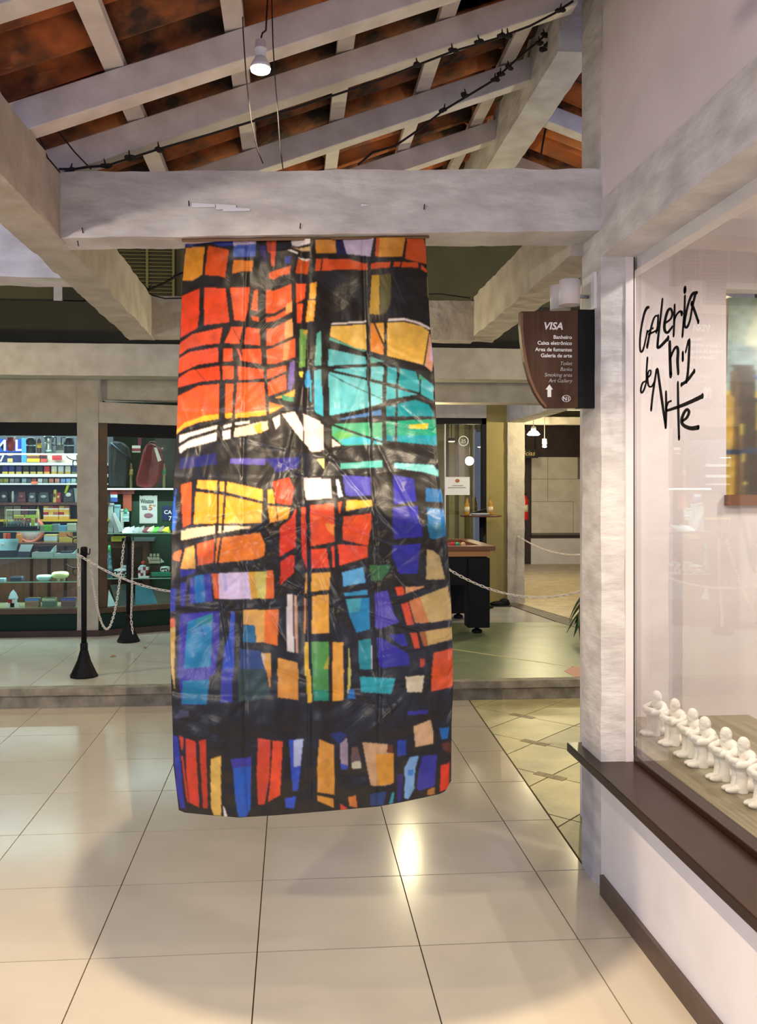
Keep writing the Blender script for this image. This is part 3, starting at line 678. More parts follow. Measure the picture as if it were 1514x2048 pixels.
  (WH, [(1235,700),(1285,695),(1302,1287),(1235,1272),(1225,950)]), ((204,154,124), [(1300,700),(1330,720),(1347,1292),(1325,1292),(1310,1100)]), ((232,188,46), [(1410,1180),(1442,1180),(1457,1520),(1415,1520)]), ((214,130,60), [(1408,740),(1426,740),(1422,1097),(1403,1090)]), ((218,150,60), [(1420,490),(1437,478),(1432,690),(1410,692)]),
 ]),
 ((620, 1050), [
  ((234,80,38), [(10,-10),(245,-10),(245,170),(10,216)]), ((236,140,60), [(150,-10),(246,-10),(245,110),(180,60)]), ((234,80,38), [(330,-10),(615,-10),(585,212),(330,150)]), ((232,72,38), [(10,246),(165,240),(195,430),(20,441)]), ((232,72,38), [(215,220),(245,210),(252,422),(230,424)]), ((232,74,38), [(285,195),(582,216),(582,325),(295,411)]),
  ((232,168,62), [(15,485),(205,478),(195,652),(15,672)]), ((232,166,60), [(20,720),(190,698),(190,1091),(20,1097)]), (SK, [(325,480),(535,425),(562,580),(335,622)]), ((54,104,58), [(600,410),(820,400),(790,480),(720,560),(620,570)]), ((52,144,180), [(345,690),(580,653),(585,706),(350,717)]),
  ((32,132,176), [(360,745),(595,735),(607,1050),(470,1087),(400,920)]), ((70,160,170), [(362,748),(520,742),(500,870),(400,890)]), ((78,66,164), [(650,690),(780,658),(850,900),(900,980),(700,1052),(655,1030)]), ((38,36,136), [(835,-10),(1132,-10),(1132,120),(850,142)]), ((38,36,138), [(830,210),(1120,188),(1080,490),(900,492),(835,330)]),
  ((22,98,130), [(1180,-10),(1378,-10),(1372,110),(1260,147),(1210,130)]), ((176,150,98), [(1180,248),(1240,260),(1310,320),(1362,547),(1173,552)]), ((210,72,34), [(860,630),(940,620),(957,700),(885,717)]), ((212,74,36), [(920,800),(990,780),(1047,1000),(980,1012)]), ((212,74,36), [(1010,1090),(1080,1090),(1107,1240),(1055,1247)]),
  ((204,140,90), [(965,627),(1172,620),(970,692)]), ((188,158,96), [(1000,770),(1390,618),(1427,800),(1432,950),(1150,992),(1060,987)]), ((196,120,68), [(1000,770),(1110,728),(1200,982),(1060,987)]), ((192,158,92), [(1100,1080),(1442,1030),(1442,1150),(1150,1227)]), ((156,88,42), [(1100,1080),(1165,1070),(1192,1217),(1150,1227)]),
  ((42,36,136), [(780,1110),(950,1100),(987,1222),(930,1227)]), ((44,38,140), [(670,1140),(720,1140),(990,1300),(1012,1412),(720,1442),(690,1400)]), ((210,78,26), [(1250,1290),(1442,1245),(1452,1520),(1225,1520)]), ((180,60,30), [(1110,1350),(1162,1350),(1152,1432),(1115,1437)]),
  ((84,152,70), [(15,1180),(190,1178),(187,1520),(25,1520)]), ((180,160,50), [(140,1440),(188,1320),(186,1520),(130,1520)]), ((228,162,56), [(230,1185),(335,1183),(337,1520),(225,1520)]), ((36,138,144), [(485,1165),(615,1150),(627,1452),(500,1457)]), (WH, [(613,1150),(630,1300),(632,1457),(622,1457)]), ((202,192,92), [(390,1230),(410,1430),(412,1520),(385,1520)]),
 ]),
 ((330, 1340), [
  ((52,42,146), [(130,-10),(470,-10),(440,110),(420,350),(170,350)]), ((6,114,150), [(180,110),(450,93),(420,347),(170,342)]), ((46,52,146), [(570,-10),(682,-10),(677,322),(560,332)]), ((46,66,64), [(740,-10),(1000,-10),(1060,200),(1060,250),(930,300),(740,320)]),
  ((218,148,56), [(1140,-10),(1347,-10),(1342,302),(1240,287),(1140,277)]), ((228,182,50), [(1420,-10),(1467,-10),(1487,322),(1440,332)]), ((206,140,60), [(1020,-10),(1072,-10),(1060,200)]), ((46,50,146), [(75,660),(130,680),(202,1392),(160,1394),(118,1200)]),
  ((210,64,32), [(145,665),(187,680),(182,802),(165,802)]), ((210,62,32), [(210,690),(307,720),(347,1387),(250,1340),(215,1000)]), ((192,56,30), [(345,715),(412,700),(432,1397),(385,1392)]), ((190,60,30), [(165,870),(180,870),(242,1332),(222,1332)]),
  ((220,178,84), [(460,900),(562,868),(567,1472),(490,1462),(465,1380)]), (WH, [(583,1358),(605,1400),(632,1487),(600,1482)]), ((32,88,182), [(680,980),(870,960),(862,1400),(820,1484),(740,1484),(710,1300),(690,1000)]), ((60,54,150), [(665,900),(872,878),(868,970),(684,990)]),
  ((204,66,36), [(940,688),(1067,710),(1052,1100),(1005,1352),(945,1362),(925,1080)]), ((226,76,36), [(1090,713),(1187,720),(1162,1260),(1040,1332),(1060,1150)]), ((46,78,180), [(1250,708),(1397,693),(1367,1000),(1340,1222),(1290,1217)]), ((176,184,208), [(1300,708),(1397,698),(1367,962),(1300,982)]), ((46,82,190), [(1215,1290),(1322,1278),(1302,1397),(1215,1387)]),
  ((208,166,82), [(55,-10),(92,-10),(102,212)]), ((66,62,84), [(100,470),(160,400),(240,420),(240,470),(110,490)]),
 ]),
 ((620, 1340), [
  ((76,146,76), [(25,-10),(185,-10),(186,230),(36,240)]), ((36,132,104), [(30,200),(186,200),(186,307),(40,312)]), ((232,162,56), [(225,-10),(340,-10),(337,302),(225,312)]), ((202,192,92), [(385,-10),(415,-10),(402,232),(380,242)]), ((26,98,156), [(385,200),(445,198),(457,287),(380,292)]),
  ((36,154,160), [(505,68),(862,85),(820,242),(515,222)]), ((214,198,162), [(965,70),(1152,53),(1130,222),(980,224)]), ((214,82,30), [(1230,-10),(1447,-10),(1442,170),(1225,212)]), ((52,42,136), [(985,420),(1200,398),(1180,442),(985,457)]), ((210,170,124), [(1045,570),(1215,503),(1247,640),(1242,740),(1065,777)]),
  ((26,98,166), [(1305,590),(1402,578),(1390,692),(1330,697)]), ((214,148,56), [(95,700),(242,760),(247,1257),(75,1232),(75,950)]), ((214,148,56), [(75,1265),(237,1300),(237,1387),(75,1317)]), ((32,42,96), [(190,650),(300,618),(375,660),(300,750)]), ((154,134,146), [(300,750),(377,678),(382,980),(310,940)]), ((46,74,170), [(305,940),(382,960),(377,1002),(315,1002)]),
  ((104,78,72), [(420,780),(480,780),(517,920),(415,922)]), ((194,194,164), [(420,930),(510,918),(517,992),(420,992)]), ((194,154,112), [(530,728),(780,750),(837,850),(847,1140),(760,1167),(615,1167),(570,950)]), ((218,152,50), [(660,860),(840,838),(847,1140),(690,1167)]), ((100,44,34), [(780,752),(840,760),(836,840),(775,835)]),
  ((36,62,156), [(880,710),(967,708),(972,860),(885,872)]), ((124,168,208), [(1010,880),(1097,868),(1060,1000),(1050,1200),(990,1302),(950,1290),(960,1100),(950,1000)]), ((60,120,190), [(980,1010),(1050,1000),(1040,1070),(985,1060)]), ((52,52,152), [(1140,870),(1282,853),(1257,1170),(1100,1217),(1075,1190),(1100,1000)]),
  ((212,56,26), [(1320,960),(1402,943),(1402,1190),(1310,1227)]), ((94,46,32), [(1325,740),(1422,728),(1417,842),(1340,800)]), ((204,118,50), [(385,1280),(462,1268),(477,1392),(400,1372)]), ((212,70,40), [(310,1350),(382,1402),(310,1417)]), ((36,62,114), [(610,1250),(772,1228),(742,1362),(610,1372)]), ((50,150,160), [(830,1240),(852,1228),(835,1342),(795,1357)]),
  ((46,36,106), [(880,1050),(942,1048),(920,1322),(880,1332)]), ((176,114,52), [(1190,1210),(1257,1178),(1257,1252),(1180,1262)]),
 ]),
]
LINES = [
 ((620, 760), [([(160,-20),(165,380),(170,900)], 58), ([(592,0),(608,300),(628,670)], 26), ([(752,-40),(748,380),(748,960)], 40), ([(880,0),(876,230),(866,640)], 24), ([(1112,0),(1110,130)], 18), ([(200,395),(740,245),(1060,172),(1160,190),(1255,240)], 26), ([(560,-10),(1090,135),(1255,260)], 26), ([(220,450),(440,530),(720,625)], 24), ([(760,382),(1265,382)], 30), ([(300,0),(740,200)], 8), ([(30,0),(30,300)], 26)]),
 ((600, 470), [([(685,880),(690,1514)], 26), ([(860,880),(862,1514)], 26), ([(250,880),(245,1514)], 56), ([(985,1340),(990,1514)], 14), ([(150,1340),(850,1310)], 26), ([(280,1370),(700,1460),(880,1500),(1020,1540)], 22), ([(745,890),(850,1130)], 10), ([(1305,980),(1250,1310)], 12), ([(225,240),(210,360)], 14), ([(1030,260),(1010,325)], 16), ([(280,1390),(480,1500)], 8)]),
 ((340, 760), [([(490,1010),(480,1520)], 24), ([(565,1030),(530,1520)], 26), ([(1050,1100),(1090,1440)], 12), ([(330,940),(340,940)], 2)]),
 ((330, 1050), [([(518,-20),(500,400)], 16), ([(590,-20),(530,390)], 22), ([(180,250),(150,380)], 14)]),
 ((340, 470), [([(640,950),(715,1090)], 5), ([(200,1300),(400,1514)], 5), ([(850,620),(890,700)], 5)]),
]
LW = [(372,470),(365,560),(362,640),(357,740),(354,850),(347,960),(343,1080),(340,1240),(342,1350),(345,1440),(347,1530),(358,1622),(360,1640)]
RW = [(850,470),(855,560),(860,650),(868,740),(872,840),(878,940),(888,1020),(896,1100),(902,1200),(905,1300),(906,1380),(903,1450),(902,1560),(897,1592),(896,1640)]
BT = [(0,1620),(0.02,1625),(0.11,1630),(0.22,1635),(0.37,1630),(0.53,1623),(0.74,1613),(0.82,1605),(0.91,1595),(0.965,1588),(0.985,1582),(1,1562)]
def to_lin(c):
    c = c / 255.0
    return np.where(c <= 0.04045, c / 12.92, ((c + 0.055) / 1.055) ** 2.4)
def paint_attr(me, img):
    at = me.color_attributes.new('print', 'FLOAT_COLOR', 'POINT')
    at.data.foreach_set('color', np.concatenate([img.reshape(-1, 3), np.ones((img.size // 3, 1))], 1).ravel().astype(np.float32))
def blur(a):
    p = np.pad(a, ((1, 1), (1, 1), (0, 0)), 'edge')
    return (p[:-2, 1:-1] + p[2:, 1:-1] + p[1:-1, :-2] + p[1:-1, 2:] + 2 * a) / 6
NU, NV = 360, 720
uu, vv = np.meshgrid(np.linspace(0, 1, NU), np.linspace(0, 1, NV))
bot = np.interp(uu, [p[0] for p in BT], [p[1] for p in BT])
top = 481 - 7 * uu
PYg = top + (bot - top) * vv
PXg = lerp_poly(LW, PYg) + (lerp_poly(RW, PYg) - lerp_poly(LW, PYg)) * uu
img = np.zeros((NV, NU, 3)); img[:] = BK
rng = np.random.default_rng(3)
def smooth_noise(shape, n):
    a = rng.random((n, max(3, n // 2)))
    yi = np.linspace(0, a.shape[0] - 1.001, shape[0]); xi = np.linspace(0, a.shape[1] - 1.001, shape[1])
    y0, x0 = yi.astype(int), xi.astype(int); fy, fx_ = (yi - y0)[:, None], (xi - x0)[None]
    fy, fx_ = fy * fy * (3 - 2 * fy), fx_ * fx_ * (3 - 2 * fx_)
    return a[y0][:, x0] * (1 - fy) * (1 - fx_) + a[y0 + 1][:, x0] * fy * (1 - fx_) + a[y0][:, x0 + 1] * (1 - fy) * fx_ + a[y0 + 1][:, x0 + 1] * fy * fx_
for off, polys in PRINT:
    for col, poly in polys:
        m = inside(PXg, PYg, [(off[0] + x * K, off[1] + y * K) for x, y in poly])
        img[m] = np.array(col)
for off, ls in LINES:
    for pts, w in ls:
        img[stroke_mask(PXg, PYg, [(off[0] + x * K, off[1] + y * K) for x, y in pts], w * K)] = BK
brush = 0.90 + 0.22 * (0.6 * smooth_noise((NV, NU), 60) + 0.4 * smooth_noise((NV, NU), 160))
img = np.clip(img * brush[..., None], 0, 255)
img = blur(to_lin(img))
# cloth shape: hangs from the beam, belly blown towards the camera, soft folds and creases
t = vv
depth = 3.53 - 0.62 * (1 - np.cos(np.pi * np.clip(t * 1.05, 0, 1))) / 2 - 0.05 * np.sin(np.pi * t) + 0.03 * (uu - 0.5) ** 2 * 4
top_f = np.exp(-t * 3.2)
depth += 0.016 * top_f * np.sin(uu * 19 + 1.0) + 0.020 * np.exp(-((uu - 0.45) / 0.05) ** 2) * (0.4 + 0.6 * top_f) - 0.012 * np.exp(-((uu - 0.52) / 0.04) ** 2)
depth += 0.012 * np.sin(uu * 7 + t * 5) * t
depth += 0.010 * (smooth_noise((NV, NU), 22) - 0.5) + 0.007 * (smooth_noise((NV, NU), 52) - 0.5)
wr = np.random.default_rng(11)
for k in range(110):     # pressed creases and pulls across the middle of the cloth
    u0, v0 = wr.uniform(0.03, 0.97), wr.uniform(0.16, 0.92) if k % 2 else wr.uniform(0.30, 0.62)
    a = wr.uniform(0, math.pi); L = wr.uniform(0.06, 0.26); w = wr.uniform(0.0025, 0.007)
    du, dvv = (uu - u0) * 0.92, (vv - v0) * 2.0
    al = du * math.cos(a) + dvv * math.sin(a); ac = -du * math.sin(a) + dvv * math.cos(a)
    depth += wr.uniform(-0.006, 0.006) * np.exp(-(ac / (w * 2)) ** 2) * np.exp(-(al / L) ** 4)
for v0 in (0.30, 0.415, 0.64, 0.79): depth += 0.005 * np.exp(-((vv - v0) / 0.006) ** 2) * (0.4 + 0.6 * smooth_noise((NV, NU), 14))
for u0 in (0.26, 0.49, 0.74): depth += 0.005 * np.exp(-((uu - u0) / 0.008) ** 2)
U, V = (PXg - CX) / F, (PYg - CY) / F
vx, vy, vz = depth * (SA + U * CA), depth * (CA - U * SA), CAMZ - depth * V
me = bpy.data.meshes.new('cloth')
idx = np.arange(NU * NV).reshape(NV, NU)
quads = np.stack([idx[:-1, :-1], idx[1:, :-1], idx[1:, 1:], idx[:-1, 1:]], -1).reshape(-1, 4)
me.from_pydata(np.stack([vx, vy, vz], -1).reshape(-1, 3).tolist(), [], quads.tolist())
me.polygons.foreach_set('use_smooth', [True] * len(me.polygons))
paint_attr(me, img)
me.materials.append(printed('printed_polyester', 0.42, 0.30, 0.12))
banner = thing('hanging_banner', PY(610, 478, 3.53), 'long hanging cloth banner printed like stained glass in orange, teal and blue', 'banner')
o = link('cloth', me, banner)
sol = o.modifiers.new('thickness', 'SOLIDIFY'); sol.thickness = 0.0012; sol.offset = 0
a, b = PY(364, 481, 3.53), PY(858, 474, 3.53)
MB().tube([a, b], 0.006, 8).build('hanging_rod', plain(120, 92, 60, 0.6), banner)

# ================================================================== ROOF LAMP in view
lc = PY(521, 140, 2.99)
bl = thing('pendant_lamp', lc, 'lit reflector bulb in a white socket hanging under the roof', 'lamp')
zb = lc.z - 0.008
MB().lathe([(0.0, zb - .004), (0.020, zb - .002), (0.031, zb + .004), (0.0335, zb + .012)], (lc.x, lc.y, 0), 24).build('bulb_face', M_BULB, bl)
MB().lathe([(0.0335, zb + .012), (0.032, zb + .024), (0.022, zb + .042), (0.016, zb + .052)], (lc.x, lc.y, 0), 24).build('bulb_body', M_WHITE, bl)
MB().lathe([(0.017, zb + .050), (0.019, zb + .055), (0.019, zb + .072), (0.022, zb + .073), (0.022, zb + .079), (0.018, zb + .081), (0.017, zb + .104), (0.008, zb + .110)], (lc.x, lc.y, 0), 20).build('socket', M_WHITE, bl)
MB().tube([(lc.x, lc.y, zb + .105), (lc.x + .006, lc.y, zb + .13), (lc.x + .016, lc.y + .06, zb + .17), (lc.x + .02, lc.y + .12, zb + .31)], 0.003, 6).build('flex', M_CABLE, bl)
lamp('roof_lamp_light', 'SPOT', (lc.x, lc.y, zb - 0.012), 30, WARM, 0.03, rot=(0, 0, 0), spot_size=math.radians(125), spot_blend=0.7)

# bulbs behind the viewer; one has an added disc casting the round floor shadow
def unseen_lamp(loc, aim, disc_t, disc_r, energy, label):
    loc, aim = Vector(loc), Vector(aim)
    t_ = thing('pendant_lamp', loc, label, 'lamp')
    MB().ell(loc + Vector((0, 0, .034)), (.022, .022, .026)).build('bulb', M_BULB, t_)
    MB().lathe([(.017, loc.z + .05), (.02, loc.z + .055), (.02, loc.z + .10), (.006, loc.z + .11)], (loc.x, loc.y, 0), 16).build('socket', M_WHITE, t_)
    MB().tube([(loc.x, loc.y, loc.z + .1), (loc.x, loc.y, loc.z + .5)], .004, 6).build('flex', M_CABLE, t_)
    if disc_r:
        c = loc.lerp(aim, disc_t)
        MB().lathe([(0, c.z - .003), (disc_r, c.z - .003), (disc_r, c.z + .001), (0, c.z + .001)], (c.x, c.y, 0), 48, smooth=False).build('shadow_disc', M_BLACKM, t_)  # unseen disc added to throw the round shadow
        MB().tube([loc + Vector((0, 0, .06)), loc + Vector((.07, .07, .05)), c + Vector((disc_r * .6, disc_r * .6, 0))], .003, 6).build('shadow_disc_arm', M_BLACKM, t_)
    if disc_r: lamp('pendant_lamp_light', 'SPOT', loc, energy, WARM, 0.0025, spot_size=math.radians(150), spot_blend=0.35)
    else: lamp('pendant_lamp_light', 'POINT', loc, energy, (1.0, 0.86, 0.68), 0.05)
    return t_
unseen_lamp((0.0, 1.6, 2.78), (0.3, 3.86, 0.0), 0.05, 0.0605, 300, 'bulb with an added round shadow disc above the viewer')
unseen_lamp((-1.45, 1.0, 2.35), (0, 0, 0), 0, 0, 125, 'bare bulb hanging behind the viewer on the left')

# ================================================================== SIGN BOARD and SCONCE on the corner column
SY = 3.56
outl = [(1041, 623), (1156, 621), (1157, 815), (1092, 816), (1080, 802), (1069, 784), (1058, 758), (1049, 724), (1043, 685), (1040, 650)]
pts = [PY(x, y, SY) for x, y in outl]
sg = thing('direction_sign', PY(1172, 816, SY + .02), 'brown wooden direction sign with a curved edge and white lettering', 'sign')
MB().prism(pts, (0, 0.032, 0)).build('board', M_SIGN, sg, bevel=0.001)
inner = [pts[9], pts[0], *[p for p in (PY(1046, 627, SY),)], PY(1046, 655, SY), PY(1049, 690, SY), PY(1055, 726, SY), PY(1063, 758, SY), PY(1073, 782, SY), PY(1083, 798, SY), PY(1094, 812, SY), pts[3], pts[4], pts[5], pts[6], pts[7], pts[8]]
MB().prism([p + Vector((0, -.0012, 0)) for p in inner], (0, 0.002, 0)).build('curved_edge', M_SIGNE, sg)
a, b = PY(1156, 620, SY), PY(1173, 816, SY)
B(a.x, WX - 0.001, SY - .002, SY + .036, b.z, a.z + .002).build('mounting_rail', M_BLACK, sg)
dS = ray(1100, 700); kS = SY / dS.y / F
def signtext(t_, xr, yb, hpx, bold=0, shear=0, col=M_PAPER):
    put_text(t_, hpx * kS * 1.38, PY(xr, yb, SY - .0012), col, sg, 'lettering', bold=bold, shear=shear, align='RIGHT')
signtext('VISA', 1125, 659, 14.5, 0.0010, 0.25)
for t_, y in (('Banheiro', 678), ('Caixa eletrônico', 690), ('Area de fumantes', 703), ('Galeria de arte', 715)): signtext(t_, 1144, y, 7.6, 0.00035)
for t_, y in (('Toilet', 730.5), ('Banks', 742), ('Smoking area', 753.5), ('Art Gallery', 765)): signtext(t_, 1144, y, 7.6, 0.0, 0.25, plain(190, 184, 180))
MB().prism([PY(x, y, SY - .0015) for x, y in ((1099, 769), (1106, 779), (1102.5, 779), (1102.5, 794), (1095, 794), (1095, 779), (1091, 779))], (0, .0014, 0)).build('arrow', M_PAPER, sg)
ec = PY(1132.5, 797, SY - .0014)
ring = MB(); vs = []; fs = []
for k in range(28):
    a_ = 2 * math.pi * k / 28
    for q in (1.0, 0.86): vs.append((ec.x + 9 * kS * q * math.cos(a_), ec.y, ec.z + 6.8 * kS * q * math.sin(a_)))
for k in range(28): fs.append((2 * k, 2 * k + 1, 2 * ((k + 1) % 28) + 1, 2 * ((k + 1) % 28)))
ring.add(vs, fs).build('emblem_ring', M_PAPER, sg)
put_text('N1', 8 * kS * 1.38, PY(1132.5, 801, SY - .0014), M_PAPER, sg, 'lettering', bold=0.0004, align='CENTER')

sp = PX(1186, 580, WX)
M_SCON = mk('sconce_paint', s(205, 198, 196), 0.5)
sc = thing('wall_spotlight', (WX, 3.60, 2.35), 'pale twin cylinder wall spotlight above the brown sign', 'lamp')
pa, pb = PX(1178, 545, WX), PX(1187, 618, WX)
B(WX - .012, WX, 3.53, 3.68, PY(1182, 618, 3.55).z, PY(1182, 545, 3.55).z).build('back_plate', M_WHITE, sc, bevel=.002)
c1, c2 = PY(1139, 586, 3.53), PY(1116, 596, 3.66)
r1 = 21 / F * 3.6
MB().lathe([(r1, c1.z - .049), (r1, c1.z + .05), (r1 - .004, c1.z + .052), (0, c1.z + .052)], (c1.x, c1.y, 0), 24).build('spot_cylinder', M_SCON, sc)
MB().lathe([(r1, c2.z - .050), (r1, c2.z + .049), (r1 - .004, c2.z + .051), (0, c2.z + .051)], (c2.x + .01, c2.y, 0), 24).build('spot_cylinder', M_SCON, sc)
MB().tube([(WX - .01, 3.60, c1.z), (c1.x + .02, 3.58, c1.z)], .008, 8).build('arm', M_STEEL, sc)
MB().tube([(c1.x + .02, 3.58, c1.z), (c2.x + .01, 3.64, c2.z)], .006, 8).build('arm', M_STEEL, sc)

# ================================================================== LETTERING on the gallery window
LK = 494.0 / 1514.0
def gp(x, y): return PX(1020 + x * LK, 520 + y * LK, GXX - 0.0048)
wl = thing('window_lettering', gp(980, 1095), 'black brush lettering stuck on the gallery window glass', 'lettering')
M_INK = mk('matte_black_vinyl', s(16, 15, 16), .9, spec=.2)
def brush_letter(strokes):
    mb = MB()
    for pts, w in strokes:
        ws = [q * 1.3 for q in (w if isinstance(w, list) else [w] * len(pts))]
        if len(pts) == 1: pts = [pts[0], (pts[0][0] + 0.1, pts[0][1] + 10)]; ws = [ws[0]] * 2
        # resample smoothly
        P = [Vector((x, y)) for x, y in pts]; Q, W = [], []
        for i in range(len(P) - 1):
            p0, p1, p2, p3 = P[max(i - 1, 0)], P[i], P[i + 1], P[min(i + 2, len(P) - 1)]
            for k in range(4):
                t_ = k / 4
                Q.append(0.5 * ((2 * p1) + (p2 - p0) * t_ + (2 * p0 - 5 * p1 + 4 * p2 - p3) * t_ ** 2 + (3 * p1 - p0 - 3 * p2 + p3) * t_ ** 3)); W.append(ws[i] + (ws[i + 1] - ws[i]) * t_)
        Q.append(P[-1]); W.append(ws[-1])
        L, R = [], []
        for i in range(len(Q)):
            d = (Q[min(i + 1, len(Q) - 1)] - Q[max(i - 1, 0)]); d = d.normalized() if d.length > 0 else Vector((0, 1))
            n = Vector((-d.y, d.x)) * W[i] / 2
            L.append(Q[i] + n); R.append(Q[i] - n)
        vs = [gp(*p) for p in L] + [gp(*p) for p in R]
        n = len(Q)
        vs2 = [p + Vector((-.0006, 0, 0)) for p in vs]
        mb.add(vs2, [(i, i + 1, n + i + 1, n + i) for i in range(n - 1)])
        for e in (0, -1):   # rounded ends
            c = gp(*Q[e]); r = (gp(*L[e]) - gp(*R[e])).length / 2
            mb.add([c + Vector((-.0006, r * 1.0 * math.cos(a_), r * math.sin(a_))) for a_ in [k * math.pi / 5 for k in range(10)]], [tuple(range(10))])
    return mb.build('letter', M_INK, wl)
brush_letter([([(852,290),(840,294),(824,328),(808,400),(798,480),(798,545),(806,564),(818,545),(832,490),(842,440)], [14,14,11,10,9,9,10,9,8,8]), ([(842,445),(860,428),(878,418)], 8)])
brush_letter([([(842,528),(858,450),(878,370),(895,342),(910,348)], [11,10,9,9,8]), ([(909,345),(906,400),(898,440)], 9), ([(850,455),(880,442),(905,428)], 9)])
brush_letter([([(935,245),(926,330),(913,440),(905,528),(914,536),(940,512),(970,480)], [9,10,11,12,13,14,15])])
brush_letter([([(950,388),(985,362),(996,328),(986,300),(968,312),(951,372),(948,425),(965,446),(994,412)], [10,10,11,13,13,13,14,13,9])])
brush_letter([([(1010,280),(1008,360),(1004,460)], [9,11,10]), ([(1006,372),(1024,332),(1046,314),(1054,328)], [9,9,11,13])])
brush_letter([([(1073,225),(1070,320),(1058,464)], [9,11,10]), ([(1073,178)], 14)])
brush_letter([([(1148,200),(1120,208),(1096,262),(1078,340),(1070,395),(1084,414),(1104,370),(1118,290),(1136,212)], [16,14,11,11,12,12,10,10,12]), ([(1115,268),(1135,320),(1155,378)], [14,13,12])])
brush_letter([([(980,512),(982,600),(986,704)], [14,14,15]), ([(984,602),(1004,552),(1024,532),(1031,562),(1028,620),(1032,690)], [10,11,13,14,14,12])])
brush_letter([([(1060,572)], 11), ([(1060,600)], 11)])
brush_letter([([(1078,562),(1100,482),(1098,580),(1091,690),(1083,742)], [8,10,12,12,12]), ([(1052,764),(1090,736),(1130,682)], [15,14,13])])
brush_letter([([(843,606),(838,680),(836,738),(815,752),(803,790),(807,814),(822,795),(838,742)], [9,9,9,9,9,10,9,8])])
brush_letter([([(845,722),(862,702),(863,678),(851,682),(844,720),(850,770),(868,776),(882,755)], [8,8,8,8,9,9,9,8])])
brush_letter([([(866,914),(875,830),(890,730),(903,664),(915,740),(935,880),(955,1020)], [10,10,10,10,12,13,11])])
brush_letter([([(955,1020),(958,920),(957,814)], [11,12,10]), ([(958,908),(970,874),(990,864)], [9,10,9])])
brush_letter([([(1030,756),(1032,900),(1037,1092)], [10,12,11]), ([(962,924),(1060,890),(1150,850),(1180,834)], [12,17,20,20])])
brush_letter([([(1060,986),(1085,966),(1098,932),(1086,916),(1066,940),(1053,985),(1066,1014),(1110,1032),(1156,1026)], [12,13,14,14,14,15,17,20,23])])

# ================================================================== PLASTER FIGURES on the shelf
def figure_mesh():
    mb = MB()
    E = mb.ell
    E((-.050, -.012, .012), (.036, .016, .013)); E((-.048, .016, .011), (.034, .015, .012))
    mb.tube([(-.022, -.012, .0), (-.020, -.013, .05), (-.026, -.014, .100)], [.024, .018, .019], 12)
    mb.tube([(-.020, .016, .0), (-.018, .016, .05), (-.024, .016, .100)], [.024, .018, .019], 12)
    E((.018, 0, .022), (.050, .038, .026)); E((.028, 0, .055), (.034, .036, .050)); E((.018, 0, .100), (.032, .037, .036))
    E((-.030, 0, .100), (.026, .034, .018))
    mb.tube([(.012, -.043, .122), (-.018, -.047, .106), (-.045, -.028, .100), (-.050, .010, .104), (-.046, .030, .106)], [.014, .014, .013, .012, .010], 10)
    mb.tube([(.012, .043, .122), (-.016, .048, .112), (-.044, .030, .112), (-.054, -.006, .112), (-.048, -.030, .112)], [.014, .014, .013, .012, .010], 10)
    for k in range(4): mb.tube([(-.052, .020 + k * .004, .100 + k * .005), (-.058, .006, .099 + k * .006)], .0045, 6)
    E((.010, 0, .126), (.026, .044, .022)); mb.tube([(.006, 0, .130), (.000, 0, .150)], [.018, .015], 10)
    rot = Matrix.Rotation(math.radians(-18), 3, 'Y')
    E((-.002, 0, .164), (.023, .0195, .028), rot=rot); E((-.010, 0, .148), (.015, .014, .012))
    E((-.025, 0, .158), (.006, .004, .008)); E((-.021, 0, .168), (.006, .013, .004)); E((-.022, 0, .147), (.005, .008, .003))
    E((0, .019, .160), (.006, .004, .008)); E((0, -.019, .160), (.006, .004, .008))
    o = mb.build('source', None)
    r = o.modifiers.new('remesh', 'REMESH'); r.mode = 'VOXEL'; r.voxel_size = 0.0026
    sm = o.modifiers.new('smooth', 'SMOOTH'); sm.factor = 0.5; sm.iterations = 3
    m2 = bpy.data.meshes.new_from_object(o.evaluated_get(bpy.context.evaluated_depsgraph_get()))
    bpy.data.objects.remove(o)
    for v in m2.vertices:
        if v.co.z < 0.0015: v.co.z = 0.0
        v.co += Vector((0, 0, 0))
    m2.polygons.foreach_set('use_smooth', [True] * len(m2.polygons))
    m2.name = 'seated_figure'; m2.materials.append(M_PLASTER)
    return m2
fig_me = figure_mesh()
ords = ['first', 'second', 'third', 'fourth', 'fifth', 'sixth', 'seventh']
toe = [(1276, 1470), (1311, 1489), (1345, 1513), (1368, 1533), (1408, 1559), (1442, 1583), (1486, 1613)]
for i, (x, y) in enumerate(toe):
    p = PZ(x, y, 0.5)
    o = link('seated_figurine', fig_me)
    o.location = (p.x + 0.088, p.y, 0.5)
    o.rotation_euler = (0, 0, math.radians((14, 22, 10, 6, 14, 8, 10)[i]))
    o.scale = (1.03,) * 3
    tag(o, '%s white plaster seated figurine hugging its knees, counted from the corner column' % ords[i], 'figurine', 'white plaster figurines on the display shelf')
cable_o = MB().tube([PX(x, y, 1.398) if False else PZ(x, y, 0.503) for x, y in ((1272, 1478), (1263, 1490), (1260, 1510), (1268, 1528), (1300, 1556), (1335, 1578), (1350, 1592), (1375, 1612), (1390, 1628))], 0.0035, 8).build('lamp_cord', M_WHITE)
tag(cable_o, 'thin white cord lying along the front of the display shelf', 'cord')

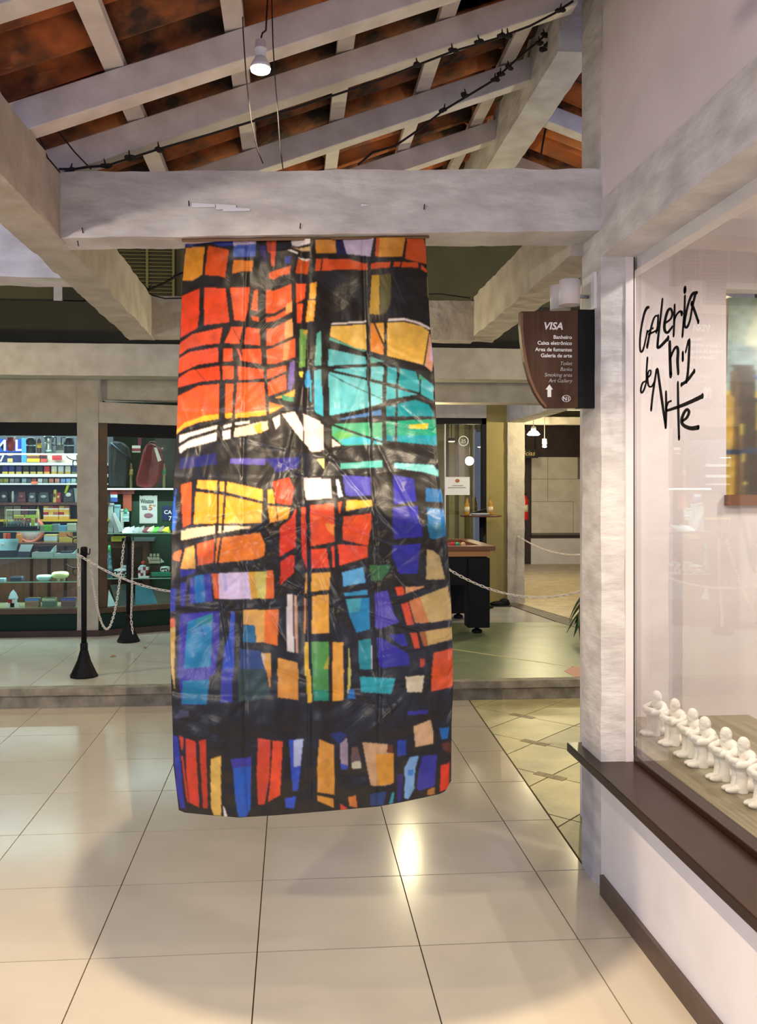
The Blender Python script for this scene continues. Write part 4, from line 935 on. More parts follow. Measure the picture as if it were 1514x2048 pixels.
# ================================================================== PAINTING seen through the opening
PYN = EY + 0.06
def canvas():
    n1, n2 = 60, 150
    X0, X1, Z0, Z1 = PY(1446, 985, PYN).x, PY(1446, 985, PYN).x + 0.72, op0 + 0.001, PY(1458, 586, PYN).z
    gx, gz = np.meshgrid(np.linspace(0, 1, n1), np.linspace(0, 1, n2))
    im = np.zeros((n2, n1, 3)); im[:] = (196, 178, 80)
    im[gz > 0.52] = (150, 172, 160)
    def P(c, poly): im[inside(gx, gz, poly)] = c
    P((176, 190, 160), [(0.10,0.70),(0.30,0.74),(0.45,0.98),(0.2,0.98)]); P((130,156,156), [(0,0.56),(0.25,0.60),(0.2,0.74),(0,0.78)]); P((190,198,150), [(0.2,0.80),(0.5,0.74),(0.6,0.86),(0.3,0.92)])
    P((58,48,40), [(0.03,0.655),(0.20,0.655),(0.24,0.30),(0.29,0.0),(0.16,0.0),(0.12,0.35)]); P((96,76,52), [(0.02,0.62),(0.08,0.62),(0.13,0.20),(0.16,0.0),(0.02,0.0)]); P((180,146,64), [(0.0,0.5),(0.05,0.5),(0.08,0.0),(0.0,0.0)])
    P((60,92,150), [(0.20,0.60),(0.24,0.60),(0.5,0.40),(0.5,0.36)]); P((40,54,80), [(0.0,0.225),(0.5,0.235),(0.5,0.205),(0.0,0.20)]); P((60,92,150), [(0.25,0.235),(0.31,0.235),(0.5,0.10),(0.5,0.06)]); P((206,150,120), [(0.27,0.73),(0.42,0.60),(0.36,0.52),(0.30,0.62)])
    P((52,60,84), [(0.22,0.485),(0.5,0.50),(0.5,0.475),(0.22,0.465)]); P((120,140,160), [(0.45,0.9),(0.9,0.8),(0.95,0.55),(0.5,0.6)]); P((70,110,160), [(0.6,0.45),(0.95,0.5),(0.9,0.3),(0.6,0.25)])
    im = blur(to_lin(np.clip(im * (0.86 + 0.28 * smooth_noise((n2, n1), 40))[..., None], 0, 255)))
    lean = 0.10
    m = bpy.data.meshes.new('canvas')
    ys = PYN + gz * lean
    sh = gz * (PY(1458, 586, PYN + lean).x - PY(1446, 985, PYN).x)
    ii = np.arange(n1 * n2).reshape(n2, n1)
    q = np.stack([ii[:-1, :-1], ii[:-1, 1:], ii[1:, 1:], ii[1:, :-1]], -1).reshape(-1, 4)
    m.from_pydata(np.stack([X0 + gx * (X1 - X0) + sh, ys, Z0 + gz * (Z1 - Z0)], -1).reshape(-1, 3).tolist(), [], q.tolist())
    paint_attr(m, im); m.materials.append(printed('oil_paint', 0.3))
    pt = thing('painting', (X0, PYN, Z0), 'tall unframed landscape painting in teal and yellow leaning in the gallery opening', 'painting')
    c = link('canvas', m, pt)
    MB().hexa([(X0, PYN + .003, Z0), (X1, PYN + .003, Z0), (X1, PYN + .03, Z0), (X0, PYN + .03, Z0)] + [(X0 + sh[-1, 0], PYN + lean + .003, Z1), (X1 + sh[-1, 0], PYN + lean + .003, Z1), (X1 + sh[-1, 0], PYN + lean + .03, Z1), (X0 + sh[-1, 0], PYN + lean + .03, Z1)]).build('stretcher', plain(196, 186, 168, 0.7), pt)
canvas()
# spotlights added out of view to light the gallery interior
for i, (x, y) in enumerate(((1.9, 3.2), (2.2, 1.8), (3.0, 3.4))):
    gl_ = thing('added_spotlight', (x, y, 2.9), ('added ceiling spotlight inside the gallery nearest the corner column', 'added ceiling spotlight inside the gallery nearest the viewer', 'added ceiling spotlight deep inside the gallery')[i], 'lamp')
    MB().lathe([(.05, 2.80), (.05, 2.9)], (x, y, 0), 20).build('housing', M_WHITE, gl_)
    MB().lathe([(.0, 2.797), (.042, 2.797), (.042, 2.801)], (x, y, 0), 20).build('lens', M_GLOBE, gl_)
    lamp('added_gallery_light', 'SPOT', (x, y, 2.78), (55, 80, 110)[i], (1.0, 0.90, 0.80), 0.05, spot_size=math.radians(168), spot_blend=0.5)
# ================================================================== TOBACCO SHOP
FY = 9.0
def zz(py, Y, px=90): return PY(px, py, Y).z
def xx(px, Y): return PY(px, 1000, Y).x
XC0, XC1 = xx(155, FY), xx(197, FY)
tag(column(XC0, XC1, FY - .02, FY + .2, 0.205, 2.70, nl=40, nc=3, amp=0.003).build('concrete_column', M_CONCD), 'grey concrete pier between the two shop windows', 'column')
tag(B(-5, XC0, FY - .01, FY + .16, zz(845, FY), 2.70).build('wall_shop_header', M_CONCD), 'plastered header over the shop window', kind='structure')
AX, AY = XC1, FY                     # angled bay
BX, BY = -0.35, 9.72
dirb = Vector((BX - AX, BY - AY, 0)).normalized(); nb = Vector((-dirb.y, dirb.x, 0))
def ab(t, dep, z): p = Vector((AX, AY, 0)) + dirb * t + nb * dep; return (p.x, p.y, z)
LB = (Vector((BX - AX, BY - AY, 0))).length
def angled(t0, t1, d0, d1, z0, z1): return MB().hexa([ab(t0, d0, z0), ab(t1, d0, z0), ab(t1, d1, z0), ab(t0, d1, z0), ab(t0, d0, z1), ab(t1, d0, z1), ab(t1, d1, z1), ab(t0, d1, z1)])
tag(angled(0, LB, 0, .14, zz(845, FY), zz(803, FY)).build('wall_shop_header_angled', M_CONCD), kind='structure')
tag(B(-5, XC1 + .02, FY - .045, FY + .25, PZ0 - .01, 0.205).build('baseboard_shop', M_HALLFR), kind='structure')
tag(angled(.0, LB, -.045, .2, PZ0 - .01, 0.205).build('baseboard_shop_angled', M_HALLFR), kind='structure')
tag(B(-5, XC0, FY, FY + .05, 0.205, zz(1227, FY)).build('wall_shop_base', M_GREENW), 'bottle green panel below the shop window', kind='structure')
tag(angled(0.01, LB, 0, .05, 0.205, zz(1227, FY)).build('wall_shop_base_angled', M_GREENW), kind='structure')
w2 = tag(B(-5, XC0, FY + .03, FY + .036, zz(1217, FY), zz(870, FY)).build('window_2', M_GLASSG), 'flat shop window of the tobacconist', kind='structure')
B(-5, XC0, FY - .02, FY + .06, zz(1228, FY), zz(1217, FY)).build('window_rail', M_SHOPF, w2, bevel=.004)
B(-5, XC0, FY - .005, FY + .07, zz(871, FY), zz(845, FY)).build('valance', M_BLACK, w2)
w3 = tag(angled(.08, LB, .03, .036, zz(1217, FY), zz(872, FY)).build('window_3', M_GLASSG), 'angled shop window of the tobacconist', kind='structure')
angled(0.0, LB, -.02, .06, zz(1228, FY), zz(1217, FY)).build('window_rail', M_SHOPF, w3, bevel=.004)
angled(0.005, .085, -.01, .07, zz(1217, FY), zz(845, FY)).build('window_post', M_SHOPF, w3, bevel=.004)
angled(0.005, LB, .0, .07, zz(872, FY), zz(846, FY)).build('valance', M_BLACK, w3)
# inside of the shop
tag(B(-5, -0.2, 11.2, 11.3, PZ0, 2.75).build('wall_shop_back', mk('shop_green_wall', s(24, 56, 40), 0.6)), 'dark green back wall of the shop', kind='structure')
tag(B(-5, -0.2, FY + .16, 11.3, 2.70, 2.76).build('ceiling_shop', M_WHITEW), kind='structure')
tag(B(-0.3, -0.2, 9.8, 11.3, PZ0, 2.75).build('wall_shop_side', M_GREENW), kind='structure')
lamp('shop_ceiling_light', 'AREA', (-2.9, 9.75, 2.62), 44, COOL, (1.8, 0.15))
lamp('shop_ceiling_light', 'AREA', (-1.3, 10.2, 2.62), 8, COOL, (0.9, 0.15))
for i, (x, y, w) in enumerate(((-2.9, 9.75, 1.8), (-1.3, 10.2, 0.9))):
    t_ = thing('tube_light', (x, y, 2.7), ('cool tube light in the ceiling of the flat shop window', 'cool tube light in the ceiling of the angled shop window')[i], 'lamp')
    B(x - w / 2, x + w / 2, y - .06, y + .06, 2.655, 2.70).build('housing', M_WHITE, t_)
    MB().tube([(x - w / 2, y, 2.645), (x + w / 2, y, 2.645)], .013, 8).build('tube', M_LED, t_)

def shelf_glass(py, y0, y1, label, x0=-4.2, x1=None, led=False, mat=M_GLASSG):
    x1 = XC0 + .05 if x1 is None else x1
    z = zz(py, y0)
    t_ = thing('glass_shelf', (x0, y0, z - .01), label, 'shelf')
    B(x0, x1, y0, y1, z - .010, z).build('plate', mat, t_)
    if led: B(x0, x1, y0 - .008, y0 - .001, z - .012, z - .001).build('light_strip', M_LED, t_)
    else: B(x0, x1, y0 - .003, y0, z - .010, z).build('polished_edge', M_GEDGE, t_)
    return z
SF, SB = 9.10, 9.42
z1 = shelf_glass(907, SF, SB, 'top glass shelf with a lit edge in the flat shop window', led=True)
z2 = shelf_glass(1062, SF, SB, 'glass shelf carrying the bottle tray and plastic tubs')
z3 = shelf_glass(1115, SF, SB, 'glass shelf carrying the silver gift boxes')
z4 = shelf_glass(1163, SF, SB, 'lowest glass shelf with two glass ashtrays')
z5 = zz(1216, SF)
tag(B(-4.2, XC0 + .05, 9.04, 9.58, z5 - .03, z5).build('display_ledge', plain(150, 140, 110, 0.5)), 'bottom display ledge of the flat shop window', 'ledge')
lamp('shelf_light', 'AREA', (-2.6, 9.2, z1 - .02), 12, COOL, (1.6, 0.05))
lamp('shelf_light', 'AREA', (-2.6, 9.2, z3 - .02), 7, COOL, (1.6, 0.05))
# back counter and racks
RB = 10.0
ct = thing('shop_counter', (-3, RB, PZ0), 'brown wooden counter behind the flat shop window', 'counter')
B(-4.4, -2.14, 9.60, 9.66, PZ0, zz(1092, 9.6)).build('front_panel', M_SHOPW, ct)
for px in (60, 95, 128): B(xx(px, 9.59), xx(px + 5, 9.59), 9.585, 9.6, PZ0, zz(1092, 9.6)).build('panel_strip', M_BROWN, ct)
B(-4.4, -2.14, 9.57, 9.97, zz(1092, 9.6), zz(1086, 9.6)).build('counter_top', M_SHOPW, ct)
rk = thing('cigarette_rack', (-3, RB + .2, zz(1087, RB)), 'white shelved cigarette rack behind the counter', 'rack')
for py, th in ((928, 5), (951, 6), (968, 3)): B(-4.4, -2.0, RB - .02, RB + .25, zz(py + th / 2, RB), zz(py - th / 2, RB)).build('rack_shelf', M_WHITE, rk)
B(-4.4, -2.0, RB - .02, RB + .25, zz(1010, RB), zz(1005, RB)).build('rack_shelf', M_SHOPW, rk)
B(-4.4, -2.0, RB - .02, RB + .25, zz(1043, RB), zz(1039, RB)).build('rack_shelf', plain(206, 170, 40), rk)
B(-4.4, -2.0, RB + .25, RB + .28, zz(1087, RB), 2.5).build('rack_back', plain(70, 74, 80, 0.6), rk)

def ibox(px0, py0, px1, py1, Y):
    c = (px0 + px1) / 2
    return xx(px0, Y), xx(px1, Y), zz(py1, Y, c), zz(py0, Y, c)
def item(name, px0, py0, px1, py1, Y, dep, col, label, cat, z0=None, group=None, bands=(), bevel=.003, rough=.45, metal=0, rotz=0):
    x0, x1, za, zb_ = ibox(px0, py0, px1, py1, Y)
    if z0 is not None: zb_ += z0 - za; za = z0
    m = col if not isinstance(col, tuple) else plain(*col, rough, metal)
    if not bands: return solid(B(x0, x1, Y, Y + dep, za, zb_), name, m, label, cat, group, bevel)
    t_ = thing(name, ((x0 + x1) / 2, Y + dep / 2, za), label, cat, group)
    B(x0, x1, Y, Y + dep, za, zb_).build('box', m, t_, bevel)
    for f0, f1, c, nm in bands:
        B(x0 - .0008, x1 + .0008, Y - .0015, Y + dep * .5, za + (zb_ - za) * f0, za + (zb_ - za) * f1).build(nm, plain(*c, rough), t_)
    return t_
def round_item(name, px, py0, py1, Y, prof, mat, label, cat, z0=None, parts=(), group=None):
    """prof: (half width in pixels, 0..1 height) rings"""
    d = Y / ray(px, 1000).y; k = d / F
    za, zb_ = zz(py1, Y, px), zz(py0, Y, px)
    if z0 is not None: zb_ += z0 - za; za = z0
    x = xx(px, Y)
    conv = lambda pr: [(w * k, za + (zb_ - za) * h) for w, h in pr]
    if not parts: return solid(MB().lathe(conv(prof), (x, Y, 0), 18), name, mat, label, cat, group)
    t_ = thing(name, (x, Y, za), label, cat, group)
    MB().lathe(conv(prof), (x, Y, 0), 18).build('body', mat, t_)
    for nm, pr, m in parts:
        if callable(pr): pr(x, Y, za, zb_, k).build(nm, m, t_)
        else: MB().lathe(conv(pr), (x, Y, 0), 18).build(nm, m, t_)
    return t_
# -- top shelf (flat window)
round_item('tumbler', 21.5, 872, 906, 9.22, [(7, .18), (9.4, 1.0)], plain(150, 34, 28), 'red tapered tumbler on a clear foot on the top shelf', 'cup', z1, [('foot', [(6.5, 0), (7, .18)], M_GLASSG), ('lid', [(9.6, .96), (9.6, 1.0), (0, 1.0)], M_WHITE)])
def handle(sx, y0f, y1f, out):
    def f(x, Y, za, zb_, k):
        h = zb_ - za
        return MB().tube([(x + sx * 7 * k, Y, za + h * y0f), (x + sx * (9 + out) * k, Y, za + h * y0f), (x + sx * (9 + out) * k, Y, za + h * y1f), (x + sx * 7 * k, Y, za + h * y1f)], 1.1 * k, 6)
    return f
round_item('thermos_flask', 62, 871, 904, 9.24, [(8.5, 0), (9, .1), (9, .48), (9, .6), (10, .75), (9, .95), (5, 1)], plain(26, 26, 28), 'black thermos flask with a steel band on the top shelf', 'flask', z1, [('steel_band', [(9.3, .47), (9.3, .54)], M_STEEL)])
round_item('lighter_fluid_bottle', 78.5, 874, 905, 9.2, [(4, 0), (4.2, .35), (4, .55), (3.6, .9), (2.5, 1)], plain(96, 72, 64), 'slim bottle with a yellow label beside the black flask', 'bottle', z1, [('label_wrap', [(4.5, .38), (4.5, .68)], plain(226, 180, 40))])
round_item('moka_pot', 98, 870, 905, 9.22, [(9.5, 0), (8, .30), (7.5, .58), (7.8, .62), (10.5, .98), (10, 1.0)], M_STEEL, 'polished steel moka pot on the top shelf', 'pot', z1, [('waist_ring', [(8.4, .56), (8.4, .63)], M_STEEL), ('handle', handle(1, .5, .95, 5), M_BLACK)])
item('price_card', 112, 878, 127, 902, 9.36, .004, (206, 204, 196), 'grey hanging price card behind the black kettle', 'card', z1, bands=((.35, .8, (110, 112, 116), 'printed_bars'),), bevel=0)
round_item('kettle', 138, 871, 904, 9.22, [(9, 0), (9.6, .4), (9.4, .48), (10, .58), (9, .95), (4, 1)], plain(24, 26, 28), 'black kettle with a steel band and thin handle', 'kettle', z1, [('steel_band', [(9.9, .47), (9.9, .55)], M_STEEL), ('handle', handle(-1, .55, 1.0, 6), M_BLACK)])
item('glass_block', 0, 885, 6, 905, 9.22, .05, M_GLASSG, 'clear block at the left edge of the top shelf', 'block', z1)
# -- posters and packs on the rack
pb_ = item('poster', -30, 878, 44, 905, 10.19, .004, (24, 60, 150), 'blue cigarette poster with big white letters behind the red tumbler', 'poster', bevel=0, bands=((0, .03, (20, 40, 110), 'edge'),))
put_text('CAMEL', 24 * 9.9 / F * 1.3, PY(-56, 901, 10.188), M_PAPER, pb_, 'lettering', bold=.002)
po = item('poster', -30, 909, 44, 926, 10.19, .004, (20, 30, 74), 'navy price poster under the blue cigarette poster', 'poster', bevel=0, bands=((0, .03, (20, 30, 70), 'edge'),))
put_text('7', 16 * 9.9 / F * 1.38, PY(-2, 923, 10.188), M_PAPER, po, 'lettering', bold=.002)
item('price_sticker', 15, 917, 25, 924, 10.184, .003, (230, 200, 90), 'small yellow sticker on the navy price poster', 'sticker', bevel=0)
item('display_strip', 43, 876, 53, 926, 10.16, .02, (60, 130, 200), 'slanting light blue display strip beside the posters', 'strip', bevel=0)
item('poster_box', 54, 909, 79, 924, 10.1, .05, (110, 66, 52), 'brown carton with a broad orange band on the second row', 'box', bands=((0, .45, (236, 170, 40), 'band'),))
item('poster_box', 82, 909, 92.5, 924, 10.1, .05, (50, 34, 30), 'black and red carton on the second row', 'box', bands=((0, .42, (214, 60, 54), 'band'),))
item('poster_box', 94, 909, 152, 926, 10.17, .02, (196, 184, 160), 'beige printed panel on the second row', 'panel', bands=((.3, .85, (206, 196, 176), 'print'),), bevel=0)
item('poster_box', 104, 911, 122, 920, 10.1, .05, (172, 34, 40), 'dark red carton in front of the beige panel', 'box', bands=((.5, .8, (190, 60, 60), 'band'),))
zr = zz(948.3, RB)
pk = [(10, (40, 42, 120), (240, 206, 80), 'leftmost navy cigarette pack with yellow band on the third row'), (23, (44, 48, 130), (240, 206, 80), 'second navy cigarette pack with yellow band on the third row'), (37.5, (70, 60, 110), (240, 206, 80), 'navy and red cigarette pack with yellow band on the third row'),
      (52, (40, 34, 30), (220, 190, 90), 'first black cigarette pack with gold crest on the third row'), (66, (36, 32, 28), (220, 190, 90), 'second black cigarette pack with gold crest on the third row'), (80, (40, 34, 30), (220, 190, 90), 'third black cigarette pack with gold crest on the third row'),
      (93.5, (206, 44, 44), (236, 180, 60), 'bright red cigarette pack with yellow band on the third row'), (108, (224, 214, 190), (222, 180, 60), 'cream cigarette pack right of the red pack'), (121.5, (206, 206, 214), (206, 170, 60), 'silver white cigarette pack with gold foot'), (135.5, (216, 210, 190), (206, 170, 60), 'pale cigarette pack with gold foot beside the blue pack'), (149, (40, 70, 110), (120, 120, 70), 'steel blue cigarette pack at the pier')]
for x, c1_, c2_, lab in pk:
    item('cigarette_pack', x - 5.2, 932, x + 5.2, 948.3, RB + .02, .05, c1_, lab, 'cigarette pack', zr, 'cigarette packs on the third row', bands=((.02, .30, c2_, 'band'),), bevel=.001)
zr = zz(966.5, RB)
small = [(2, (140, 134, 60)), (12, (150, 146, 60)), (24, (130, 132, 136)), (34, (110, 112, 116)), (48, (150, 170, 176)), (58, (70, 80, 100)), (68, (160, 70, 50)), (80, (206, 208, 210)), (91, (120, 124, 120)), (102.5, (196, 120, 90)), (114.5, (206, 140, 130)), (126, (120, 160, 220)), (136.5, (130, 170, 230)), (147, (190, 220, 224))]
for n, (x, c) in enumerate(small):
    item('tobacco_tin', x - 4.4, 957, x + 4.4, 966.5, RB + .02, .05, c, 'small flat tin in the narrow fourth row, number %s from the window edge' % ('one two three four five six seven eight nine ten eleven twelve thirteen fourteen'.split()[n]), 'tin', zr, 'small tins in the fourth row', bands=((.0, .35, tuple(int(v * .8) for v in c), 'rim'),), bevel=.001)
item('price_tag', 62, 963, 75, 968, RB - .026, .004, (236, 120, 80), 'orange price tag on the edge of the fourth row', 'tag', bevel=0)
# fifth row: dark accessories
zr = zz(1005, RB)
def pouch(x0, y0, x1, y1, c, label, cat='pouch', tilt=0.0, extra=None):
    a0, a1, za, zb_ = ibox(x0, y0, x1, y1, RB + .05); za_, h = zr, zb_ - za
    t_ = thing('accessory_pouch', ((a0 + a1) / 2, RB + .08, zr), label, cat)
    w = a1 - a0
    MB().hexa([(a0, RB + .04, zr), (a1, RB + .04, zr), (a1, RB + .12, zr), (a0, RB + .12, zr), (a0 + w * (.12 + tilt), RB + .06, zr + h), (a1 - w * (.12 - tilt), RB + .06, zr + h), (a1 - w * (.12 - tilt), RB + .10, zr + h), (a0 + w * (.12 + tilt), RB + .10, zr + h)]).build('body', plain(*c), t_, .006)
    MB().ell(((a0 + a1) / 2, RB + .04, zr + h * .55), (w * .28, .012, h * .16), 10, 6).build('badge', plain(*(extra or (190, 190, 196))), t_)
for a_ in ((0, 982, 16, 1004, (22, 24, 34), 'black pouch with a white badge at the window edge of the fifth row'), (34, 983, 52, 1004, (104, 38, 46), 'maroon pouch in the middle of the fifth row', 'pouch', 0, (150, 90, 90)), (56, 984, 72, 1004, (70, 78, 84), 'grey pouch with a white badge on the fifth row'), (76, 983, 99, 1004, (44, 48, 52), 'charcoal camera pouch with pale straps on the fifth row', 'pouch', 0, (170, 180, 186)), (106, 978, 113, 1004, (216, 186, 90), 'tall yellow striped carton on the fifth row', 'box', 0, (110, 80, 40)), (112, 985, 122, 1005, (176, 40, 44), 'small red figure box on the fifth row', 'box', 0, (230, 200, 120)), (126, 978, 148, 1006, (34, 34, 40), 'black bag with a white print by the pier on the fifth row', 'pouch', 0, (226, 226, 226))): pouch(*a_)
round_item('marker_pen', 25.5, 981, 1004, RB + .05, [(2.2, 0), (2.6, .5), (2, .9), (1, 1)], plain(196, 196, 190), 'upright grey marker pen on the fifth row', 'pen', zr)
item('grey_case', 26, 975, 110, 990, RB + .16, .04, (84, 96, 106), 'long grey case at the back of the fifth row', 'case', zr)
x_ = xx(133, RB); MB_ = MB().tube([(x_ - .02, RB + .03, zr + .10), (x_ + .015, RB + .03, zr + .20), (x_ + .03, RB + .03, zr + .23)], [.014, .016, .012], 8)
solid(MB_, 'neon_tube', plain(206, 230, 50), 'slanting neon yellow tube beside the black bag', 'tube')
item('speckled_sheet', 146, 976, 156, 1007, RB + .1, .01, (176, 196, 190), 'pale green speckled sheet beside the pier', 'sheet', bevel=0)
# sixth row: magazines and stacked packs
zr = zz(1039, RB)
for x0, x1, y0, c, lab in ((-2, 8, 1012, (96, 84, 60), 'olive magazine at the window edge of the sixth row'), (9, 25, 1013, (186, 180, 150), 'cream magazine on the sixth row'), (27, 41, 1013, (206, 196, 186), 'white magazine with a red cover picture'), (43, 56, 1014, (150, 90, 76), 'brick red magazine on the sixth row'), (58, 70, 1013, (110, 96, 92), 'dark magazine left of the stacked packs')):
    item('magazine', x0, y0, x1, 1039, RB + .18, .012, c, lab, 'magazine', zr, bands=((.35, .8, tuple(min(255, int(v * 1.15)) for v in c), 'cover_picture'),), bevel=0)
row = [((90, 99), 0), ((99.6, 108), 1), ((108.6, 117), 0), ((125, 139), 2)]
kinds = [((178, 34, 44), (240, 232, 224), 'red'), ((230, 190, 90), (240, 236, 230), 'gold'), ((186, 110, 90), (238, 232, 226), 'copper')]
for lv_, (y0, y1) in enumerate(((1024, 1038.5), (1011, 1023.5))):
    for n, (x0, x1) in enumerate(((87, 96.5), (97, 106.5), (107, 116.5), (118, 127.5), (128, 138))):
        c1_, c2_, nm = kinds[(n + lv_) % 3]
        zq = zr if lv_ == 0 else zr + (zz(1024, RB) - zz(1038.5, RB))
        item('cigarette_carton', x0, y0, x1, y1, RB + .03, .06, c1_, '%s and white cigarette carton, %s of the %s tier' % (nm, ('first', 'second', 'third', 'fourth', 'fifth')[n], ('lower', 'upper')[lv_]), 'carton', zq, 'stacked cigarette cartons', bands=((.02, .42, (228, 176, 70), 'gold_foot'), (.42, .62, c2_, 'white_peak')), bevel=.001)
round_item('paper_cone', 76, 1012, 1039, RB + .06, [(5, 0), (4, .5), (1.2, 1)], plain(210, 200, 60), 'yellow paper cone beside the stacked cartons', 'cone', zr)
# clock leaning on the counter
cy_ = 9.85; cc = PY(60.5, 1060, cy_); rr_ = 27 * 9.7 / F
ck = thing('wall_clock', (cc.x, cy_, cc.z - rr_), 'round orange rimmed clock behind the bottle tray', 'clock')
MB().lathe([(rr_ * .80, -.02), (rr_ * .86, -.03), (rr_ * .98, -.02), (rr_, .0), (rr_, .03), (rr_ * .8, .03), (rr_ * .80, -.02)], (cc.x, cy_, cc.z), 36, 'Y', caps=False).build('rim', plain(222, 122, 90), ck)
MB().lathe([(0, -.006), (rr_ * .82, -.006), (rr_ * .82, .02)], (cc.x, cy_, cc.z), 36, 'Y').build('dial', M_PAPER, ck)
for k in range(12):
    a_ = k * math.pi / 6; p = Vector((cc.x + rr_ * .66 * math.sin(a_), cy_ - .008, cc.z + rr_ * .66 * math.cos(a_)))
    MB().ell(p, (.006, .001, .008), 6, 4).build('hour_mark', plain(150, 150, 150), ck)
# second glass shelf: tray of bottles in an acrylic case and plastic tubs
tr = thing('acrylic_case', (xx(46, 9.2), 9.2, z2), 'clear acrylic case with a black tray of little bottles', 'case')
x0, x1, za, zb_ = ibox(15, 1019, 78, 1061, 9.2)
B(x0, x1, 9.18, 9.186, z2 + .05, z2 + .20).build('front_sheet', M_GLASSG, tr)
MB().tube([(x0, 9.17, z2 + .02), (x0, 9.17, z2 + .205), (x1, 9.17, z2 + .205), (x1, 9.17, z2 + .02)], .006, 6).build('bright_edge', M_WHITE, tr)
B(xx(6, 9.2), xx(76, 9.2), 9.14, 9.3, z2, z2 + .045).build('tray', M_BLACK, tr, .004)
for n, (x, c) in enumerate(((9, (120, 110, 40)), (15, (130, 130, 60)), (21, (120, 140, 130)), (27, (100, 120, 126)), (33, (110, 100, 110)), (39, (90, 96, 96)), (45, (120, 90, 80)), (51, (130, 60, 50)), (57, (80, 80, 90)))):
    round_item('sample_bottle', x, 1044, 1057, 9.2, [(2.4, 0), (2.6, .6), (1.2, .8), (1.2, 1)], plain(*c, 0.2), 'little sample bottle in the black tray, %s from the left' % ords[n] if n < 7 else 'little sample bottle in the black tray, %s from the left' % ('eighth', 'ninth')[n - 7], 'bottle', z2 + .045, group='sample bottles in the tray')
item('yellow_lighter', 62, 1041, 69, 1056, 9.2, .02, (220, 206, 40), 'yellow lighter standing at the right end of the tray', 'lighter', z2 + .045)
item('snack_box', 27, 1027, 46, 1040, 9.25, .04, (214, 186, 60), 'yellow and red snack box on the left inside the acrylic case', 'box', z2 + .085, bands=((.2, .55, (176, 60, 40), 'red_band'),))
item('snack_box', 50, 1027, 73, 1043, 9.25, .04, (180, 60, 40), 'red snack box with a lime top inside the acrylic case', 'box', z2 + .075, bands=((.6, 1.0, (200, 216, 60), 'lime_band'),))
B(xx(22, 9.25), xx(76, 9.25), 9.24, 9.30, z2 + .045, z2 + .076).build('riser', M_GLASSG, tr)
for x0, x1, y0, c, lab in ((80, 93, 1050, (150, 160, 130), 'clear plastic tub at the tray end of the second glass shelf'), (89, 101, 1049, (110, 190, 60), 'lime green plastic tub on the second glass shelf'), (104, 117, 1048, (130, 150, 160), 'grey plastic tub on the second glass shelf'), (117, 132, 1051, (110, 170, 220), 'sky blue plastic tub on the second glass shelf'), (134, 150, 1047, (206, 210, 190), 'cream lidded plastic tub by the pier')):
    item('plastic_tub', x0, y0, x1, 1061, 9.2 if x0 != 89 else 9.12, .07, c, lab, 'tub', z2, bands=((.82, 1.0, tuple(min(255, int(v * 1.2)) for v in c), 'lid'),))
# counter boxes behind
zc_ = zz(1086, 9.6)
item('display_box', 88, 1068, 114, 1083, 9.75, .1, (206, 186, 120), 'cream box with a printed label on the counter', 'box', zc_, bands=((.2, .75, (190, 210, 220), 'label_panel'),))
item('display_box', 118, 1074, 148, 1084, 9.75, .12, (196, 170, 70), 'flat yellow box on the counter by the pier', 'box', zc_, bands=((.7, 1, (206, 186, 90), 'lid'),))
item('wooden_box', 118, 1063, 141, 1076, 9.76, .1, (196, 130, 70), 'orange brown wooden box on top of the yellow box', 'box', zc_ + (zz(1074, 9.75) - zz(1084, 9.75)), bands=((.75, 1, (226, 206, 170), 'lid'),))
item('orange_packet', 6, 1064, 12, 1082, 9.75, .04, (206, 110, 60), 'orange packet on the counter at the window edge', 'packet', zc_)
item('red_packet', 14, 1062, 19, 1080, 9.75, .04, (196, 60, 50), 'red packet on the counter at the window edge', 'packet', zc_)
item('small_carton', 32, 1068, 42, 1084, 9.72, .06, (216, 140, 60), 'small orange carton left of the clock', 'carton', zc_)
# third glass shelf
x0, x1, za, zb_ = ibox(-6, 1080, 32, 1102, 9.2)
bx_ = thing('gift_case', (x0, 9.2, z3), 'silver presentation case with a dark base at the window edge', 'case')
B(x0, x1, 9.18, 9.3, z3, z3 + .065).build('base', plain(40, 52, 54), bx_, .003)
MB().hexa([(x0, 9.2, z3 + .065), (x1, 9.2, z3 + .065), (x1, 9.22, z3 + .065), (x0, 9.22, z3 + .065), (x0, 9.28, z3 + .175), (x1, 9.28, z3 + .175), (x1, 9.30, z3 + .175), (x0, 9.30, z3 + .175)]).build('lid', plain(150, 190, 206, .3), bx_)
MB().lathe([(0, -.002), (.022, -.002), (.022, .002)], (xx(4, 9.2), 9.235, z3 + .12), 6, 'Y').build('crest', M_WHITE, bx_)
lf = thing('leaflet', (xx(48, 9.2), 9.2, z3), 'tilted white and slate leaflet on the third glass shelf', 'leaflet')
q = [PY(x, y, 9.2) for x, y in ((33, 1114), (56, 1114), (63, 1090), (38, 1090))]; off = z3 - q[0].z + .001
def quad(pts, lean, nm, m, par, y=9.2):
    z_ = min(p.z for p in pts); h = max(p.z for p in pts) - z_
    ps = [Vector((p.x, y + lean * (p.z - z_), p.z + off)) for p in pts]
    MB().prism(ps, (0, .004, 0)).build(nm, m, par)
quad(q, .5, 'sheet', plain(206, 226, 236), lf)
quad([q[0], q[1], q[1].lerp(q[2], .42), q[0].lerp(q[3], .42)], .5, 'dark_half', plain(60, 66, 90), lf, 9.197)
